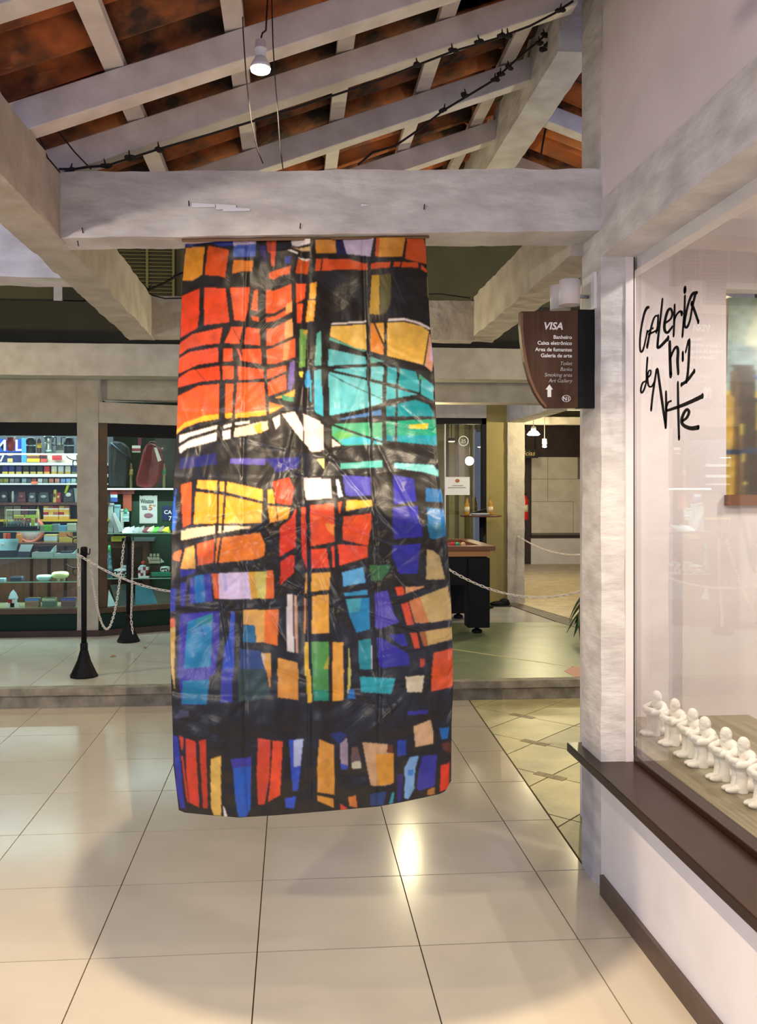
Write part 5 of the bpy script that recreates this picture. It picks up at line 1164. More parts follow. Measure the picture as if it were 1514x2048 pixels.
def tray_box(x0p, x1p, y0p, name, label, inner, ic):
    x0, x1, za, zb_ = ibox(x0p, y0p, x1p, 1113, 9.2)
    t_ = thing(name, (x0, 9.2, z3), label, 'box')
    h = zb_ - za
    B(x0, x1, 9.14, 9.28, z3, z3 + h * .45).build('tray', plain(176, 190, 192, .35), t_, .004)
    MB().hexa([(x1 - .03, 9.14, z3 + h * .45), (x1, 9.14, z3 + h * .45), (x1, 9.28, z3 + h * .45), (x1 - .02, 9.28, z3 + h * .45), (x1 - .006, 9.16, z3 + h * .8), (x1, 9.16, z3 + h * .8), (x1, 9.28, z3 + h), (x1 - .006, 9.28, z3 + h)]).build('side_flap', plain(190, 220, 230, .3), t_)
    B(x0 + (x1 - x0) * .22, x1 - (x1 - x0) * .25, 9.2, 9.26, z3 + h * .45, z3 + h * inner).build('insert', plain(*ic), t_, .003)
tray_box(67, 109, 1091, 'gift_box', 'silver gift tray holding a black block', .98, (20, 22, 26))
tray_box(111, 153, 1098, 'gift_box', 'silver gift tray with a flat dark insert by the pier', .75, (60, 66, 76))
# fourth glass shelf
item('notebook', 20, 1156, 43, 1164, 9.18, .10, (66, 70, 96), 'slate notebook lying on the lowest glass shelf', 'notebook', z4, bands=((.7, 1, (120, 126, 150), 'cover'),))
item('booklet', -4, 1159, 8, 1164, 9.18, .08, (150, 190, 210), 'light blue booklet at the window edge of the lowest glass shelf', 'booklet', z4)
round_item('glass_ashtray', 88.5, 1153, 1163.5, 9.22, [(10, 0), (14.5, .3), (15, .7), (13.5, 1.0), (11, .95), (9, .4), (0, .35)], mk('pale_blue_glass', s(190, 230, 236), .12, spec=.8), 'pale blue round glass ashtray on the lowest shelf', 'ashtray', z4)
def feet3(x, Y, za, zb_, k):
    mb = MB()
    for a_ in (0.4, 2.5, 4.6): mb.ell((x + 8 * k * math.cos(a_), Y + 8 * k * math.sin(a_), za + 1.6 * k), (2.4 * k, 2.4 * k, 1.6 * k), 8, 5)
    return mb
round_item('glass_ashtray', 120.5, 1147, 1163.5, 9.22, [(9, .2), (15, .36), (17, .62), (16, .9), (13, 1.0), (11, .9), (10, .5), (0, .45)], mk('pale_yellow_glass', s(228, 232, 170), .12, spec=.8), 'pale yellow footed glass ashtray on the lowest shelf', 'ashtray', z4, [('feet', feet3, mk('pale_yellow_glass_foot', s(228, 232, 180), .12))])
# bottom ledge
dh = thing('dice_house', (xx(27, 9.2), 9.2, z5), 'dice cube ornament with a pale crystal cone on the bottom ledge', 'ornament')
for n, (dx, dz) in enumerate(((17.5, 0), (26, 0), (34.5, 0), (21, 1), (30, 1))):
    x0 = xx(dx - 4.2, 9.2); sz = 8.2 * 9.05 / F
    c_ = (M_BLACK if n in (1,) else plain(176, 40, 44) if n == 3 else M_WHITE)
    B(x0, x0 + sz, 9.17 + .01 * (n % 2), 9.17 + sz, z5 + dz * sz, z5 + (dz + 1) * sz).build('die', c_, dh, .003)
MB().lathe([(9.5 * 9.05 / F, z5 + .082), (9.5 * 9.05 / F, z5 + .095), (6 * 9.05 / F, z5 + .14), (0, z5 + .175)], (xx(26.5, 9.2), 9.2, 0), 8, smooth=False).build('crystal', mk('crystal', s(200, 216, 236), .15), dh)
for x0, x1, c, l_, lab in ((50, 77, (190, 150, 120), (90, 140, 210), 'cream tin with a blue lid beside the dice ornament'), (84, 110, (110, 140, 120), (190, 200, 170), 'green tin with a dark picture in the middle of the bottom ledge'), (122, 149, (150, 110, 100), (90, 100, 190), 'brown tin with a violet blue lid by the pier')):
    item('storage_tin', x0, 1197, x1, 1215, 9.15, .1, c, lab, 'tin', z5, bands=((.72, 1.0, l_, 'lid'), (.1, .6, tuple(int(v * .8) for v in c), 'picture')), bevel=.006)
# wrought iron scroll brackets beside the pier
for n, (y0, z_) in enumerate(((912, 0), (1068, 0), (1128, 0))):
    q = [PY(133 + 20 * (1 - math.cos(k * .5)) * .5 + k * 1.0, y0 + 14 * math.sin(k * .45) * .3 + k * 1.2, 9.16) for k in range(14)]
    ring_ = [PY(151 + 5.5 * math.cos(a_), y0 + 15 + 7 * math.sin(a_), 9.16) for a_ in [k * math.pi / 6 for k in range(13)]]
    solid(MB().tube(q, .005, 6).tube(ring_, .005, 6), 'scroll_bracket', M_BLACKM, ('uppermost', 'middle', 'lowest')[n] + ' black wrought iron scroll bracket beside the pier', 'bracket')

# ---- angled window display
def zs(py, Y, px=280): return PY(px, py, Y).z
def shelf2(py, y0, y1, label, led=False):
    z = zs(py, y0); x0, x1 = xx(212, y0), -0.9
    t_ = thing('glass_shelf', (x0, y0, z), label, 'shelf')
    B(x0, x1, y0, y1, z - .01, z).build('plate', M_GLASSG, t_)
    if led: B(x0, x1, y0 - .008, y0 - .001, z - .012, z).build('light_strip', M_LED, t_)
    else: B(x0, x1, y0 - .003, y0, z - .010, z).build('polished_edge', M_GEDGE, t_)
    return z
Y2 = 9.86
sA = shelf2(977, Y2, Y2 + .35, 'lit upper glass shelf in the angled shop window', True)
sB = shelf2(1066, Y2, Y2 + .45, 'glass shelf of books and cards in the angled shop window')
sC = shelf2(1156, Y2, Y2 + .35, 'glass shelf of dice and ship ornaments in the angled shop window')
zL = zs(1213, Y2)
tag(B(xx(212, Y2) - .05, -0.9, 9.75, 10.4, zL - .03, zL).build('display_ledge', plain(60, 60, 52, .5)), 'dark bottom ledge of the angled shop window', 'ledge')
lamp('shelf_light', 'AREA', (-1.5, 9.95, sA - .02), 5, COOL, (0.8, 0.05))
# red backpack hanging
bpk = thing('backpack', (xx(298, 9.9), 9.95, sA), 'dark red backpack standing on the lit upper shelf', 'backpack')
def blob(pts, y0, y1, sub=2):
    return MB().prism([Vector((p.x, y0, p.z)) for p in pts], (0, y1 - y0, 0))
op = [PY(x, y, 9.9) for x, y in ((272, 966), (271, 950), (278, 925), (285, 895), (292, 882), (300, 879), (312, 884), (318, 892), (324, 915), (322, 935), (315, 955), (306, 968), (290, 970))]
dz_ = sA + .002 - min(p.z for p in op); op = [p + Vector((0, 0, dz_)) for p in op]
body = blob(op, 9.9, 10.06).build('body', mk('red_nylon', s(126, 16, 28), .55, s(96, 10, 20), 8, .3), bpk, .03)
MB().tube([PY(x, y, 9.885) + Vector((0, 0, dz_)) for x, y in ((294, 886), (300, 877), (310, 877), (314, 886))], .006, 6).build('carry_loop', plain(120, 30, 36), bpk)
MB().prism([PY(x, y, 9.88) + Vector((0, 0, dz_)) for x, y in ((308, 889), (313, 888), (323, 914), (316, 917))], (0, .003, 0)).build('hang_tag', M_PAPER, bpk)
MB().tube([PY(x, y, 9.885) + Vector((0, 0, dz_)) for x, y in ((293, 883), (290, 905), (291, 920))], .004, 6).build('strap', plain(110, 24, 30), bpk)
db = thing('duffel_bag', (xx(238, 9.95), 9.98, sA), 'dark blue grey bag in shadow left of the red backpack', 'bag')
op = [PY(x, y, 9.95) for x, y in ((217, 968), (216, 880), (222, 873), (240, 874), (254, 885), (258, 905), (256, 940), (252, 968))]
op = [p + Vector((0, 0, sA + .002 - op[0].z)) for p in op]
blob(op, 9.95, 10.12).build('body', mk('navy_nylon', s(24, 32, 40), .6, s(14, 18, 24), 8, .3), db, .03)
MB().tube([op[2] + Vector((0, -.01, -.02)), op[3] + Vector((0, -.01, -.1)), op[4] + Vector((0, -.01, -.1))], .006, 6).build('strap', plain(60, 90, 110), db)
item('price_card', 264, 891, 281, 905, 10.14, .004, (222, 216, 200), 'white price card with a small emblem left of the backpack', 'card', bevel=0, bands=((.2, .6, (150, 60, 70), 'emblem'),))
item('display_card', 276, 874, 283, 890, 10.16, .004, (110, 30, 60), 'small dark red card above the price card', 'card', bevel=0)
sh_ = PY(324.5, 897, 9.92)
MB_ = MB().prism([Vector((sh_.x + a_ * .021, 9.92, sh_.z + b_ * .03)) for a_, b_ in ((-1, .8), (0, 1), (1, .8), (.9, -.3), (0, -1), (-.9, -.3))], (0, .004, 0))
em = thing('shield_emblem', (sh_.x, 9.92, sh_.z), 'shield emblem with a white cross right of the backpack', 'emblem')
MB_.build('shield', plain(70, 24, 34), em)
B(sh_.x - .004, sh_.x + .004, 9.917, 9.92, sh_.z - .012, sh_.z + .014).build('cross_bar', M_WHITE, em)
B(sh_.x - .013, sh_.x + .013, 9.917, 9.92, sh_.z - .003, sh_.z + .005).build('cross_bar', M_WHITE, em)
for x, c, lab in ((262, (206, 196, 110), 'yellow topped promotional bottle left of the backpack'), (328, (50, 150, 90), 'green topped promotional bottle right of the backpack')):
    round_item('promo_bottle', x, 925, 975, 10.02, [(3, 0), (2.6, .5), (4, .55), (3.4, .75), (1.8, .9), (1.8, 1)], plain(160, 140, 100), lab, 'bottle', sA, [('cap_label', [(4.4, .56), (3.8, .76)], plain(*c))])
# poster "Winston 5"
wp = item('poster', 279, 991, 314.5, 1047, 10.29, .006, (214, 212, 206), 'white cigarette poster with black name and orange price on the green wall', 'poster', bevel=0, bands=((.0, .04, (200, 198, 192), 'foot_edge'),))
kW = 10.1 / F
put_text('Winston', 9.0 * kW * 1.38, PY(281, 1006.5, 10.286), plain(40, 40, 54), wp, 'lettering', bold=.0012, xs=.60)
put_text('5', 11.5 * kW * 1.38, PY(297, 1020.5, 10.286), plain(206, 90, 40), wp, 'lettering', bold=.0016)
put_text('00', 4.6 * kW * 1.38, PY(305.5, 1013.5, 10.286), plain(206, 110, 60), wp, 'lettering')
MB().ell(PY(297, 1031, 10.286), (.05, .002, .028), 14, 8).build('printed_picture', plain(150, 96, 110), wp)
for n in range(3):
    p = PY(282.5 + n * 1.2, 1012.5 + n * 3, 10.285); B(p.x, p.x + .055, 10.284, 10.289, p.z - .004, p.z + .004).build('print_line', plain(80, 80, 90), wp)
for x in (284, 306):
    p = PY(x, 990, 10.28); MB().ell(p, (.016, .01, .01), 8, 5).build('clip', M_BLACK, wp)
np_ = item('poster', 325, 1012, 352, 1041, 10.29, .006, (24, 34, 84), 'navy price poster half hidden by the banner', 'poster', bevel=0, bands=((0, .05, (20, 30, 70), 'edge'),))
put_text('CA', 8 * kW * 1.38, PY(328, 1028, 10.287), M_PAPER, np_, 'lettering', bold=.001)
put_text('7', 9 * kW * 1.38, PY(337, 1041, 10.287), M_PAPER, np_, 'lettering', bold=.001)
item('green_display_wall', 262, 980, 352, 1180, 10.3, .05, (22, 62, 42), 'dark green display board behind the posters', 'board', bevel=0, z0=zL)
item('red_banner_strip', 220, 979, 268, 988, 10.2, .02, (150, 60, 54), 'faded red strip with worn letters under the lit shelf', 'strip', bevel=0)
item('orange_poster', 246, 988, 263, 1022, 10.24, .02, (190, 84, 60), 'faded orange panel behind the leaning books', 'panel', bevel=0)
item('cap_box', 221, 984, 234, 1004, 10.1, .05, (60, 90, 170), 'red white and blue small box high on the left', 'box', bands=((.75, 1, (190, 40, 50), 'red_top'), (.45, .75, (200, 220, 240), 'white_band')))
# books and boxes leaning on the shelf
for x0, x1, y0, c, lab in ((216, 226, 1006, (176, 190, 190), 'tall pale case at the left end of the book shelf'), (228, 239, 1009, (130, 170, 180), 'tall teal case on the book shelf'), (241, 245, 1018, (196, 200, 190), 'thin white case on the book shelf')):
    item('boxed_set', x0, y0, x1, 1064, Y2 + .2, .08, c, lab, 'case', sB, bands=((.88, .94, tuple(int(v * .7) for v in c), 'stripe'),))
bk = thing('open_book', (xx(235, Y2 + .06), Y2 + .1, sB), 'grey hardback leaning open towards the cards', 'book')
ps = [PY(x, y, Y2 + .05) for x, y in ((228, 1064), (238, 1064), (244, 1061), (226, 1024), (224, 1026))]
dzb = sB + .001 - ps[0].z
MB().prism([p + Vector((0, 0, dzb)) for p in ps], (0, .14, 0)).build('cover', plain(160, 168, 172), bk)
MB().prism([PY(x, y, Y2 + .045) + Vector((0, 0, dzb)) for x, y in ((239, 1063), (243, 1061.5), (226.5, 1026), (225.5, 1028))], (0, .13, 0)).build('pages', M_PAPER, bk)
item('price_list', 246, 1024, 258, 1043, Y2 + .22, .004, (206, 226, 220), 'white and teal printed list on the book shelf', 'list', bevel=0, bands=((.1, .4, (130, 170, 170), 'print_block'), (.55, .85, (140, 176, 176), 'print_block')))
round_item('paper_fan', 252, 1015, 1026, Y2 + .25, [(7, 0), (5, .4), (0, 1)], plain(40, 130, 96), 'green folded paper cone above the printed list', 'cone')
for n in range(9):
    x = 252 + n * 10; y0 = 1055 - (n % 3) * 3
    c = [(200, 206, 210), (176, 180, 184), (150, 154, 158), (140, 144, 140), (110, 40, 56), (190, 180, 150), (70, 190, 50), (130, 120, 110), (206, 220, 60)][n]
    p = PY(x, 1064, Y2 + .06); w = .062
    solid(MB().hexa([(p.x - w / 2, Y2 + .02 + n * .004, sB), (p.x + w / 2, Y2 + .02 + n * .004, sB), (p.x + w / 2, Y2 + .2, sB), (p.x - w / 2, Y2 + .2, sB), (p.x - w / 2 - .01, Y2 + .04, sB + .012 + .004 * (n % 3)), (p.x + w / 2 - .02, Y2 + .04, sB + .012), (p.x + w / 2 - .02, Y2 + .21, sB + .06 + .01 * (n % 2)), (p.x - w / 2 - .01, Y2 + .21, sB + .05)]), 'card_stack', plain(*c), '%s stack of cards on the book shelf in front of the posters' % ('pale', 'silver', 'grey', 'sage', 'maroon', 'cream', 'bright green', 'taupe', 'lime yellow')[n], 'cards', 'card stacks')
# cabinet behind
cb = thing('wooden_cabinet', (xx(255, 10.35), 10.4, zL), 'dark brown panelled cabinet behind the chain stand', 'cabinet')
x0, x1 = xx(213, 10.25), xx(300, 10.25)
B(x0, x1, 10.22, 10.29, zL, zs(1082, 10.25)).build('carcass', M_SHOPW, cb)
B(x0 + .06, x1 - .08, 10.205, 10.22, zL + .1, zs(1094, 10.25)).build('door', M_BROWN, cb, .004)
item('grey_tray', 243, 1076, 308, 1083, 10.16, .16, (110, 116, 120), 'flat grey tray on the cabinet', 'tray', zs(1082, 10.25), rough=.3)
item('yellow_packet', 222, 1069, 249, 1079, 10.16, .1, (190, 186, 60), 'yellow packets on the left of the cabinet top', 'packet', zs(1082, 10.25))
# ornaments
round_item('teal_cone', 219, 1090, 1155, Y2 + .08, [(7, 0), (5, .4), (3, .75), (1, 1)], mk('mottled_teal', s(60, 110, 150), .4, s(150, 200, 200), 30), 'tall mottled teal cone bottle at the window post', 'bottle', sC, [('green_cap', [(3.4, .78), (2.4, .98), (0, 1)], plain(90, 200, 140))])
zebra = mk('zebra_glaze', s(20, 20, 22), .3, s(230, 230, 226), 40, lo=.49, hi=.51, detail=0)
round_item('lidded_pot', 242, 1135, 1154, Y2 + .06, [(12, 0), (14, .3), (14.5, .72)], zebra, 'zebra patterned lidded pot behind the chain', 'pot', sC, [('lid', [(15, .72), (13, .86), (3, 1.0), (0, 1.0)], plain(176, 196, 200))])
round_item('lidded_pot', 252, 1130, 1152, Y2 + .2, [(9, 0), (9.5, .8), (9, 1), (0, 1)], plain(150, 160, 164), 'plain grey pot behind the zebra pot', 'pot', sC)
wd = thing('dice_ornament', (xx(286, Y2 + .05), Y2 + .08, sC), 'cube of red and white dice topped by a red ball', 'ornament')
zB = sC + .02
B(xx(276, Y2), xx(297, Y2), Y2 + .02, Y2 + .12, sC, zB).build('stand', M_WHITE, wd)
sz = 5.0 * 9.75 / F
for r_ in range(3):
    for c_ in range(4):
        B(xx(275.5, Y2) + c_ * sz, xx(275.5, Y2) + (c_ + .96) * sz, Y2 + .02, Y2 + .12, zB + r_ * sz * 1.15, zB + (r_ + .96) * sz * 1.15).build('die', plain(150, 20, 34) if (r_ + c_) % 3 == 1 else M_BLACK if (r_, c_) in ((0, 1), (0, 3)) else M_WHITE, wd, .002)
ztop = zB + 3 * sz * 1.15
MB().lathe([(.045, ztop), (.03, ztop + .018), (.008, ztop + .022), (.008, ztop + .03)], (xx(286, Y2 + .07), Y2 + .07, 0), 14).build('lid', plain(176, 196, 206), wd)
MB().ell((xx(286, Y2 + .07), Y2 + .07, ztop + .045), (.022, .022, .019)).build('knob_ball', plain(216, 60, 36, .25), wd)
sp_ = thing('ship_model', (xx(312, Y2 + .12), Y2 + .14, sC), 'three masted model sailing ship on a pedestal', 'ship model')
zh = zs(1131, Y2 + .12); yb_ = Y2 + .14
B(xx(297, yb_), xx(324, yb_), yb_ - .03, yb_ + .03, sC, sC + .05).build('pedestal', plain(140, 110, 60), sp_, .003)
MB().hexa([(xx(300, yb_), yb_ - .012, sC + .05), (xx(320, yb_), yb_ - .012, sC + .05), (xx(320, yb_), yb_ + .012, sC + .05), (xx(300, yb_), yb_ + .012, sC + .05), (xx(296, yb_), yb_ - .02, zh), (xx(329, yb_), yb_ - .02, zh), (xx(329, yb_), yb_ + .02, zh), (xx(296, yb_), yb_ + .02, zh)]).build('hull', plain(60, 44, 34), sp_)
for m_ in (302, 309, 316):
    MB().tube([(xx(m_, yb_), yb_, zh), (xx(m_, yb_), yb_, zh + .13 + (.02 if m_ == 309 else 0))], .003, 6).build('mast', plain(60, 50, 40), sp_)
    for q in range(3):
        zz_ = zh + .02 + q * .038; w = .024 - q * .005
        MB().hexa([(xx(m_, yb_) - w, yb_ - .006, zz_), (xx(m_, yb_) + w, yb_ - .006, zz_), (xx(m_, yb_) + w, yb_ + .002, zz_), (xx(m_, yb_) - w, yb_ + .002, zz_), (xx(m_, yb_) - w * .8, yb_ - .010, zz_ + .032), (xx(m_, yb_) + w * .8, yb_ - .010, zz_ + .032), (xx(m_, yb_) + w * .8, yb_ + .002, zz_ + .032), (xx(m_, yb_) - w * .8, yb_ + .002, zz_ + .032)]).build('sail', plain(206, 200, 170), sp_)
for a_, b_, c_ in (((294, 1114), (300, 1114), (300, 1128)), ((321, 1116), (329, 1124), (321, 1126))):
    MB().prism([PY(x, y, yb_) for x, y in (a_, b_, c_)], (0, .003, 0)).build('jib_sail', plain(196, 206, 200), sp_)
round_item('lidded_pot', 330.5, 1128, 1140, Y2 + .08, [(9, 0), (10, .3), (10, .7)], zebra, 'small zebra pot by the banner edge', 'pot', sC + .055, [('lid', [(10.5, .7), (8, .9), (0, 1)], plain(200, 206, 210))])
item('green_box', 303, 1141, 345, 1150, Y2 + .02, .12, (30, 130, 100), 'flat emerald green box under the small zebra pot', 'box', sC + .012, bands=((.75, 1, (40, 150, 116), 'lid'),))
item('white_tray', 270, 1150, 342, 1156, Y2 + .01, .2, (60, 64, 66), 'black and white tray under the ornaments', 'tray', sC + .0005) if False else None
for pts_, c, lab, nm in ((((270, 1207), (316, 1202), (300, 1168), (268, 1166)), (40, 120, 140), 'teal folder leaning in the angled shop window', 'folder'), (((215, 1214), (232, 1212), (215, 1181), (215, 1181.5)), (196, 220, 222), 'white triangular card beside the window post', 'card'), (((234, 1212), (270, 1208), (262, 1168), (217, 1170)), (52, 66, 62), 'dark board leaning behind the chain stand', 'board'), (((318, 1200), (350, 1196), (346, 1168), (304, 1168)), (74, 70, 60), 'dark patterned folder near the banner edge', 'folder')):
    yy = 9.86; ps = [PY(x, y, yy) for x, y in pts_]; zmin = min(p.z for p in ps); dz_ = zL + .001 - zmin
    solid(MB().prism([Vector((p.x, yy + .35 * (p.z - zmin), max(p.z, zmin) + dz_)) for p in ps], (0, .006, 0)), 'leaning_' + nm, plain(*c), lab, nm)

# ================================================================== STANCHIONS AND CHAINS
HST = 1.0
def stanchion(px, py, label):
    p = PZ(px, py, PZ0)
    t_ = thing('stanchion', p, label, 'stanchion', 'black chain stanchions')
    x, y, z = p
    MB().lathe([(.105, z), (.108, z + .012), (.100, z + .022), (.052, z + .125), (.030, z + .205), (.028, z + .212)], (x, y, 0), 10, smooth=False).build('base', M_BLACK, t_)
    MB().lathe([(.029, z + .20), (.029, z + .255), (.021, z + .262)], (x, y, 0), 16).build('collar', M_BLACK, t_)
    MB().tube([(x, y, z + .25), (x, y, z + .945)], .021, 14).build('pole', M_BLACK, t_)
    MB().lathe([(.026, z + .93), (.027, z + .985), (.022, z + .998), (0, z + 1.0)], (x, y, 0), 16).build('cap', M_BLACK, t_)
    for sx in (-1, 1):
        MB().tube([(x + sx * .022, y, z + .945), (x + sx * .040, y, z + .940), (x + sx * .044, y, z + .955), (x + sx * .044, y, z + .985)], .0045, 6).build('hook', M_BLACK, t_)
    return p
s1 = stanchion(168, 1353, 'black stanchion with a cone base at the platform edge')
s2 = stanchion(257, 1283, 'black stanchion with a cone base nearer the shop window')
s3 = stanchion(629, 1352, 'black stanchion hidden behind the left half of the banner')
s4 = stanchion(838, 1345, 'black stanchion hidden behind the right half of the banner')
s5 = stanchion(1318, 1332, 'black stanchion hidden behind the corner column')
def torus_link():
    mb = MB(); vs, fs = [], []; n, m = 12, 5; L, W, r = .011, .0085, .0035
    for i in range(n):
        a_ = 2 * math.pi * i / n
        cx_, cz_ = (W * math.cos(a_)), (W * math.sin(a_) + (L if math.sin(a_) > 0.01 else -L if math.sin(a_) < -0.01 else 0))
        for k in range(m):
            b_ = 2 * math.pi * k / m
            vs.append((cx_ + r * math.cos(b_) * math.cos(a_), r * math.sin(b_), cz_ + r * math.cos(b_) * math.sin(a_)))
    for i in range(n):
        for k in range(m): fs.append((i * m + k, i * m + (k + 1) % m, ((i + 1) % n) * m + (k + 1) % m, ((i + 1) % n) * m + k))
    mb.add(vs, fs, True); me_ = mb.mesh('chain_link'); me_.materials.append(M_CHAIN); return me_
link_me = torus_link()
def chain(pts, label, pitch=.031):
    t_ = thing('plastic_chain', pts[0], label, 'chain')
    pts = [Vector(p) for p in pts]
    seg = [(b - a).length for a, b in zip(pts[:-1], pts[1:])]; tot = sum(seg); n = int(tot / pitch)
    for k in range(n):
        d_ = (k + .5) * tot / n; i = 0
        while i < len(seg) - 1 and d_ > seg[i]: d_ -= seg[i]; i += 1
        p = pts[i].lerp(pts[i + 1], d_ / seg[i]); t = (pts[i + 1] - pts[i]).normalized()
        q = t.to_track_quat('Z', 'Y')
        o = bpy.data.objects.new('chain_link', link_me); COL.objects.link(o)
        o.rotation_euler = (q.to_matrix() @ Matrix.Rotation((k % 2) * math.pi / 2 + .5 + random.uniform(-.25, .25), 3, 'Z')).to_euler()
        o.location = p
        adopt(o, t_)
    return t_
def sag(a, b, drop, n=40):
    a, b = Vector(a), Vector(b)
    return [a.lerp(b, i / n) - Vector((0, 0, drop * (1 - (2 * i / n - 1) ** 2))) for i in range(n + 1)]
hk = lambda p, sx: Vector((p.x + sx * .042, p.y, p.z + .945))
chain(sag(hk(s1, -1) + Vector((0, -.03, 0)), hk(s3, -1), .30), 'white plastic chain from the front stanchion to behind the banner')
chain(sag(hk(s4, 1), hk(s5, -1), .37), 'white plastic chain sagging in front of the pool table')
chain(sag(hk(s1, 1) + Vector((-.01, .02, -.0)), hk(s2, -1), .70, 60), 'white plastic chain hanging deep between the two left stanchions')
chain([hk(s2, 1) + Vector((0, 0, -.0)), Vector((s2.x + .035, s2.y, PZ0 + .6)), Vector((s2.x + .032, s2.y - .05, PZ0 + .22)), Vector((s2.x + .06, s2.y - .11, PZ0 + .09))], 'loose white plastic chain dangling down the rear stanchion')
chain([hk(s1, -1), Vector((s1.x - .034, s1.y - .02, PZ0 + .82)), Vector((s1.x - .034, s1.y - .02, PZ0 + .70))], 'short loose chain end hanging from the front stanchion')
for x, y, r_, lab in ((226, 1314, .5, 'dry brown leaf on the platform between the stanchions'), (290, 1296, 1.7, 'dry curled leaf on the platform beside the rear stanchion')):
    p = PZ(x, y, PZ0)
    R_ = Matrix.Rotation(r_, 3, 'Z')
    solid(MB().prism([p + R_ @ Vector(q) for q in ((-.028, 0, .002), (-.012, -.013, .004), (.010, -.014, .008), (.030, 0, .003), (.010, .013, .014), (-.012, .012, .009))], (0, 0, .0015)), 'dry_leaf', plain(150, 110, 66, .8), lab, 'leaf')

# ================================================================== POOL TABLE AND BAR FRONT
PTY = 8.80
ptx1, ptx0 = xx(984, PTY), -0.25
zt, zr0_ = zz(1092, PTY, 950), zz(1101, PTY, 950)
pt = thing('pool_table', (1.0, 9.4, PZ0), 'black legged pool table with a brown wooden rim', 'table')
rim = plain(120, 74, 44, .35); rim2 = plain(176, 120, 70, .35)
for (x0, x1, y0, y1) in ((ptx0, ptx1 + .03, PTY - .03, PTY + .10), (ptx0, ptx1 + .03, 9.95, 10.08), (ptx0, ptx0 + .13, PTY + .1, 9.95), (ptx1 - .10, ptx1 + .03, PTY + .1, 9.95)):
    B(x0, x1, y0, y1, zr0_, zt).build('rim', rim, pt, .006)
B(ptx0 + .1, ptx1 - .08, PTY + .08, 9.98, zr0_, zt - .03).build('cloth_bed', plain(120, 26, 34, .9), pt)
B(ptx0 + .02, ptx1 - .02, PTY, PTY + .03, zz(1113, PTY, 950), zr0_).build('side_rail', rim2, pt)
B(ptx0 + .02, ptx1 - .02, 10.0, 10.03, zz(1113, PTY, 950), zr0_).build('side_rail', rim2, pt)
B(ptx0 + .05, ptx1 - .05, PTY + .02, 10.02, zz(1170, PTY, 950), zz(1113, PTY, 950)).build('body', M_BLACK, pt)
lx = xx(936, PTY)
for (x0, x1) in ((lx, ptx1 - .02), (ptx0 + .02, ptx0 + .26)):
    for y0 in (PTY, 9.82):
        lg = B(x0, x1, y0, y0 + .2, zz(1256, PTY, 955), zz(1116, PTY, 955)).build('leg', M_BLACK, pt, .008)
        cxl = (x0 + x1) / 2
        MB().lathe([(.045, PZ0), (.055, PZ0 + .012), (.05, PZ0 + .03), (.02, PZ0 + .045), (.02, PZ0 + .07)], (cxl, y0 + .1, 0), 14).build('foot', M_BLACK, lg)
zbb = zt - .03
for x, c, lab in ((915, (40, 150, 110), 'green pool ball near the rim of the pool table'), (926, (220, 180, 120), 'cream pool ball on the pool table'), (905, (190, 40, 40), 'red pool ball on the pool table')):
    p = PY(x, 1090, PTY + .22); solid(MB().ell((p.x, p.y, zbb + .028), (.028,) * 3, 14, 10), 'pool_ball', plain(*c, .15), lab, 'ball')
# bags under the table
p = PZ(922, 1212, PZ0)
bb = thing('shopping_bag', (p.x, 10.3, PZ0), 'rust brown bag standing under the pool table', 'bag')
x0, x1 = xx(904, 10.4), xx(936, 10.4)
MB().hexa([(x0, 10.35, PZ0), (x1, 10.35, PZ0), (x1, 10.5, PZ0), (x0, 10.5, PZ0), (x0 + .02, 10.38, PZ0 + .28), (x1 - .03, 10.38, PZ0 + .30), (x1 - .03, 10.46, PZ0 + .30), (x0 + .02, 10.46, PZ0 + .28)]).build('body', mk('rust_canvas', s(150, 76, 46), .8, s(110, 52, 34), 12, .4), bb, .02)
MB().tube([(x0 + .05, 10.4, PZ0 + .28), (x0 + .06, 10.38, PZ0 + .34), (x1 - .07, 10.38, PZ0 + .36), (x1 - .06, 10.4, PZ0 + .29)], .006, 6).build('handle', plain(120, 60, 40), bb)
for x, y, w, lab in ((918, 1216, .09, 'black shoe under the pool table left of the leg'), (1000, 1213, .13, 'black shoe lying right of the pool table leg')):
    p = PZ(x, y, PZ0)
    t_ = thing('shoe', p, lab, 'shoe')
    MB().ell((p.x, p.y, PZ0 + .035), (w, .05, .035), 14, 8).build('upper', M_BLACK, t_)
    MB().ell((p.x + w * .4, p.y, PZ0 + .055), (w * .5, .045, .045), 12, 8).build('ankle', M_BLACK, t_)
    B(p.x - w, p.x + w, p.y - .045, p.y + .045, PZ0, PZ0 + .014).build('sole', plain(40, 40, 44), t_, .005)
BFY = 11.20
tag(B(xx(973, BFY), xx(1016, BFY), BFY, BFY + .3, PZ0, 2.7).build('wall_bar', M_OLIVEC), 'olive painted wall strip beside the bar door', kind='structure')
tag(column(xx(1014, BFY), xx(1048, BFY), BFY - .03, BFY + .19, PZ0, 2.46, nl=30, nc=3, amp=.004).build('concrete_column', M_CONCD), 'pale square column at the far hall entrance', 'column')
d1 = tag(B(-0.2, xx(966, BFY), BFY + .04, BFY + .046, PZ0, zz(842, BFY, 930)).build('door_1', M_GLASS), 'glass front of the bar', kind='structure')
B(xx(964, BFY), xx(973, BFY), BFY, BFY + .1, PZ0, zz(836, BFY, 930)).build('door_frame', M_BLACK, d1)
B(-0.2, xx(973, BFY), BFY, BFY + .1, zz(848, BFY, 930), zz(836, BFY, 930)).build('door_frame', M_BLACK, d1)
B(xx(890, BFY), xx(892, BFY), BFY + .02, BFY + .06, PZ0, zz(848, BFY, 930)).build('glass_edge', M_WHITE, d1)
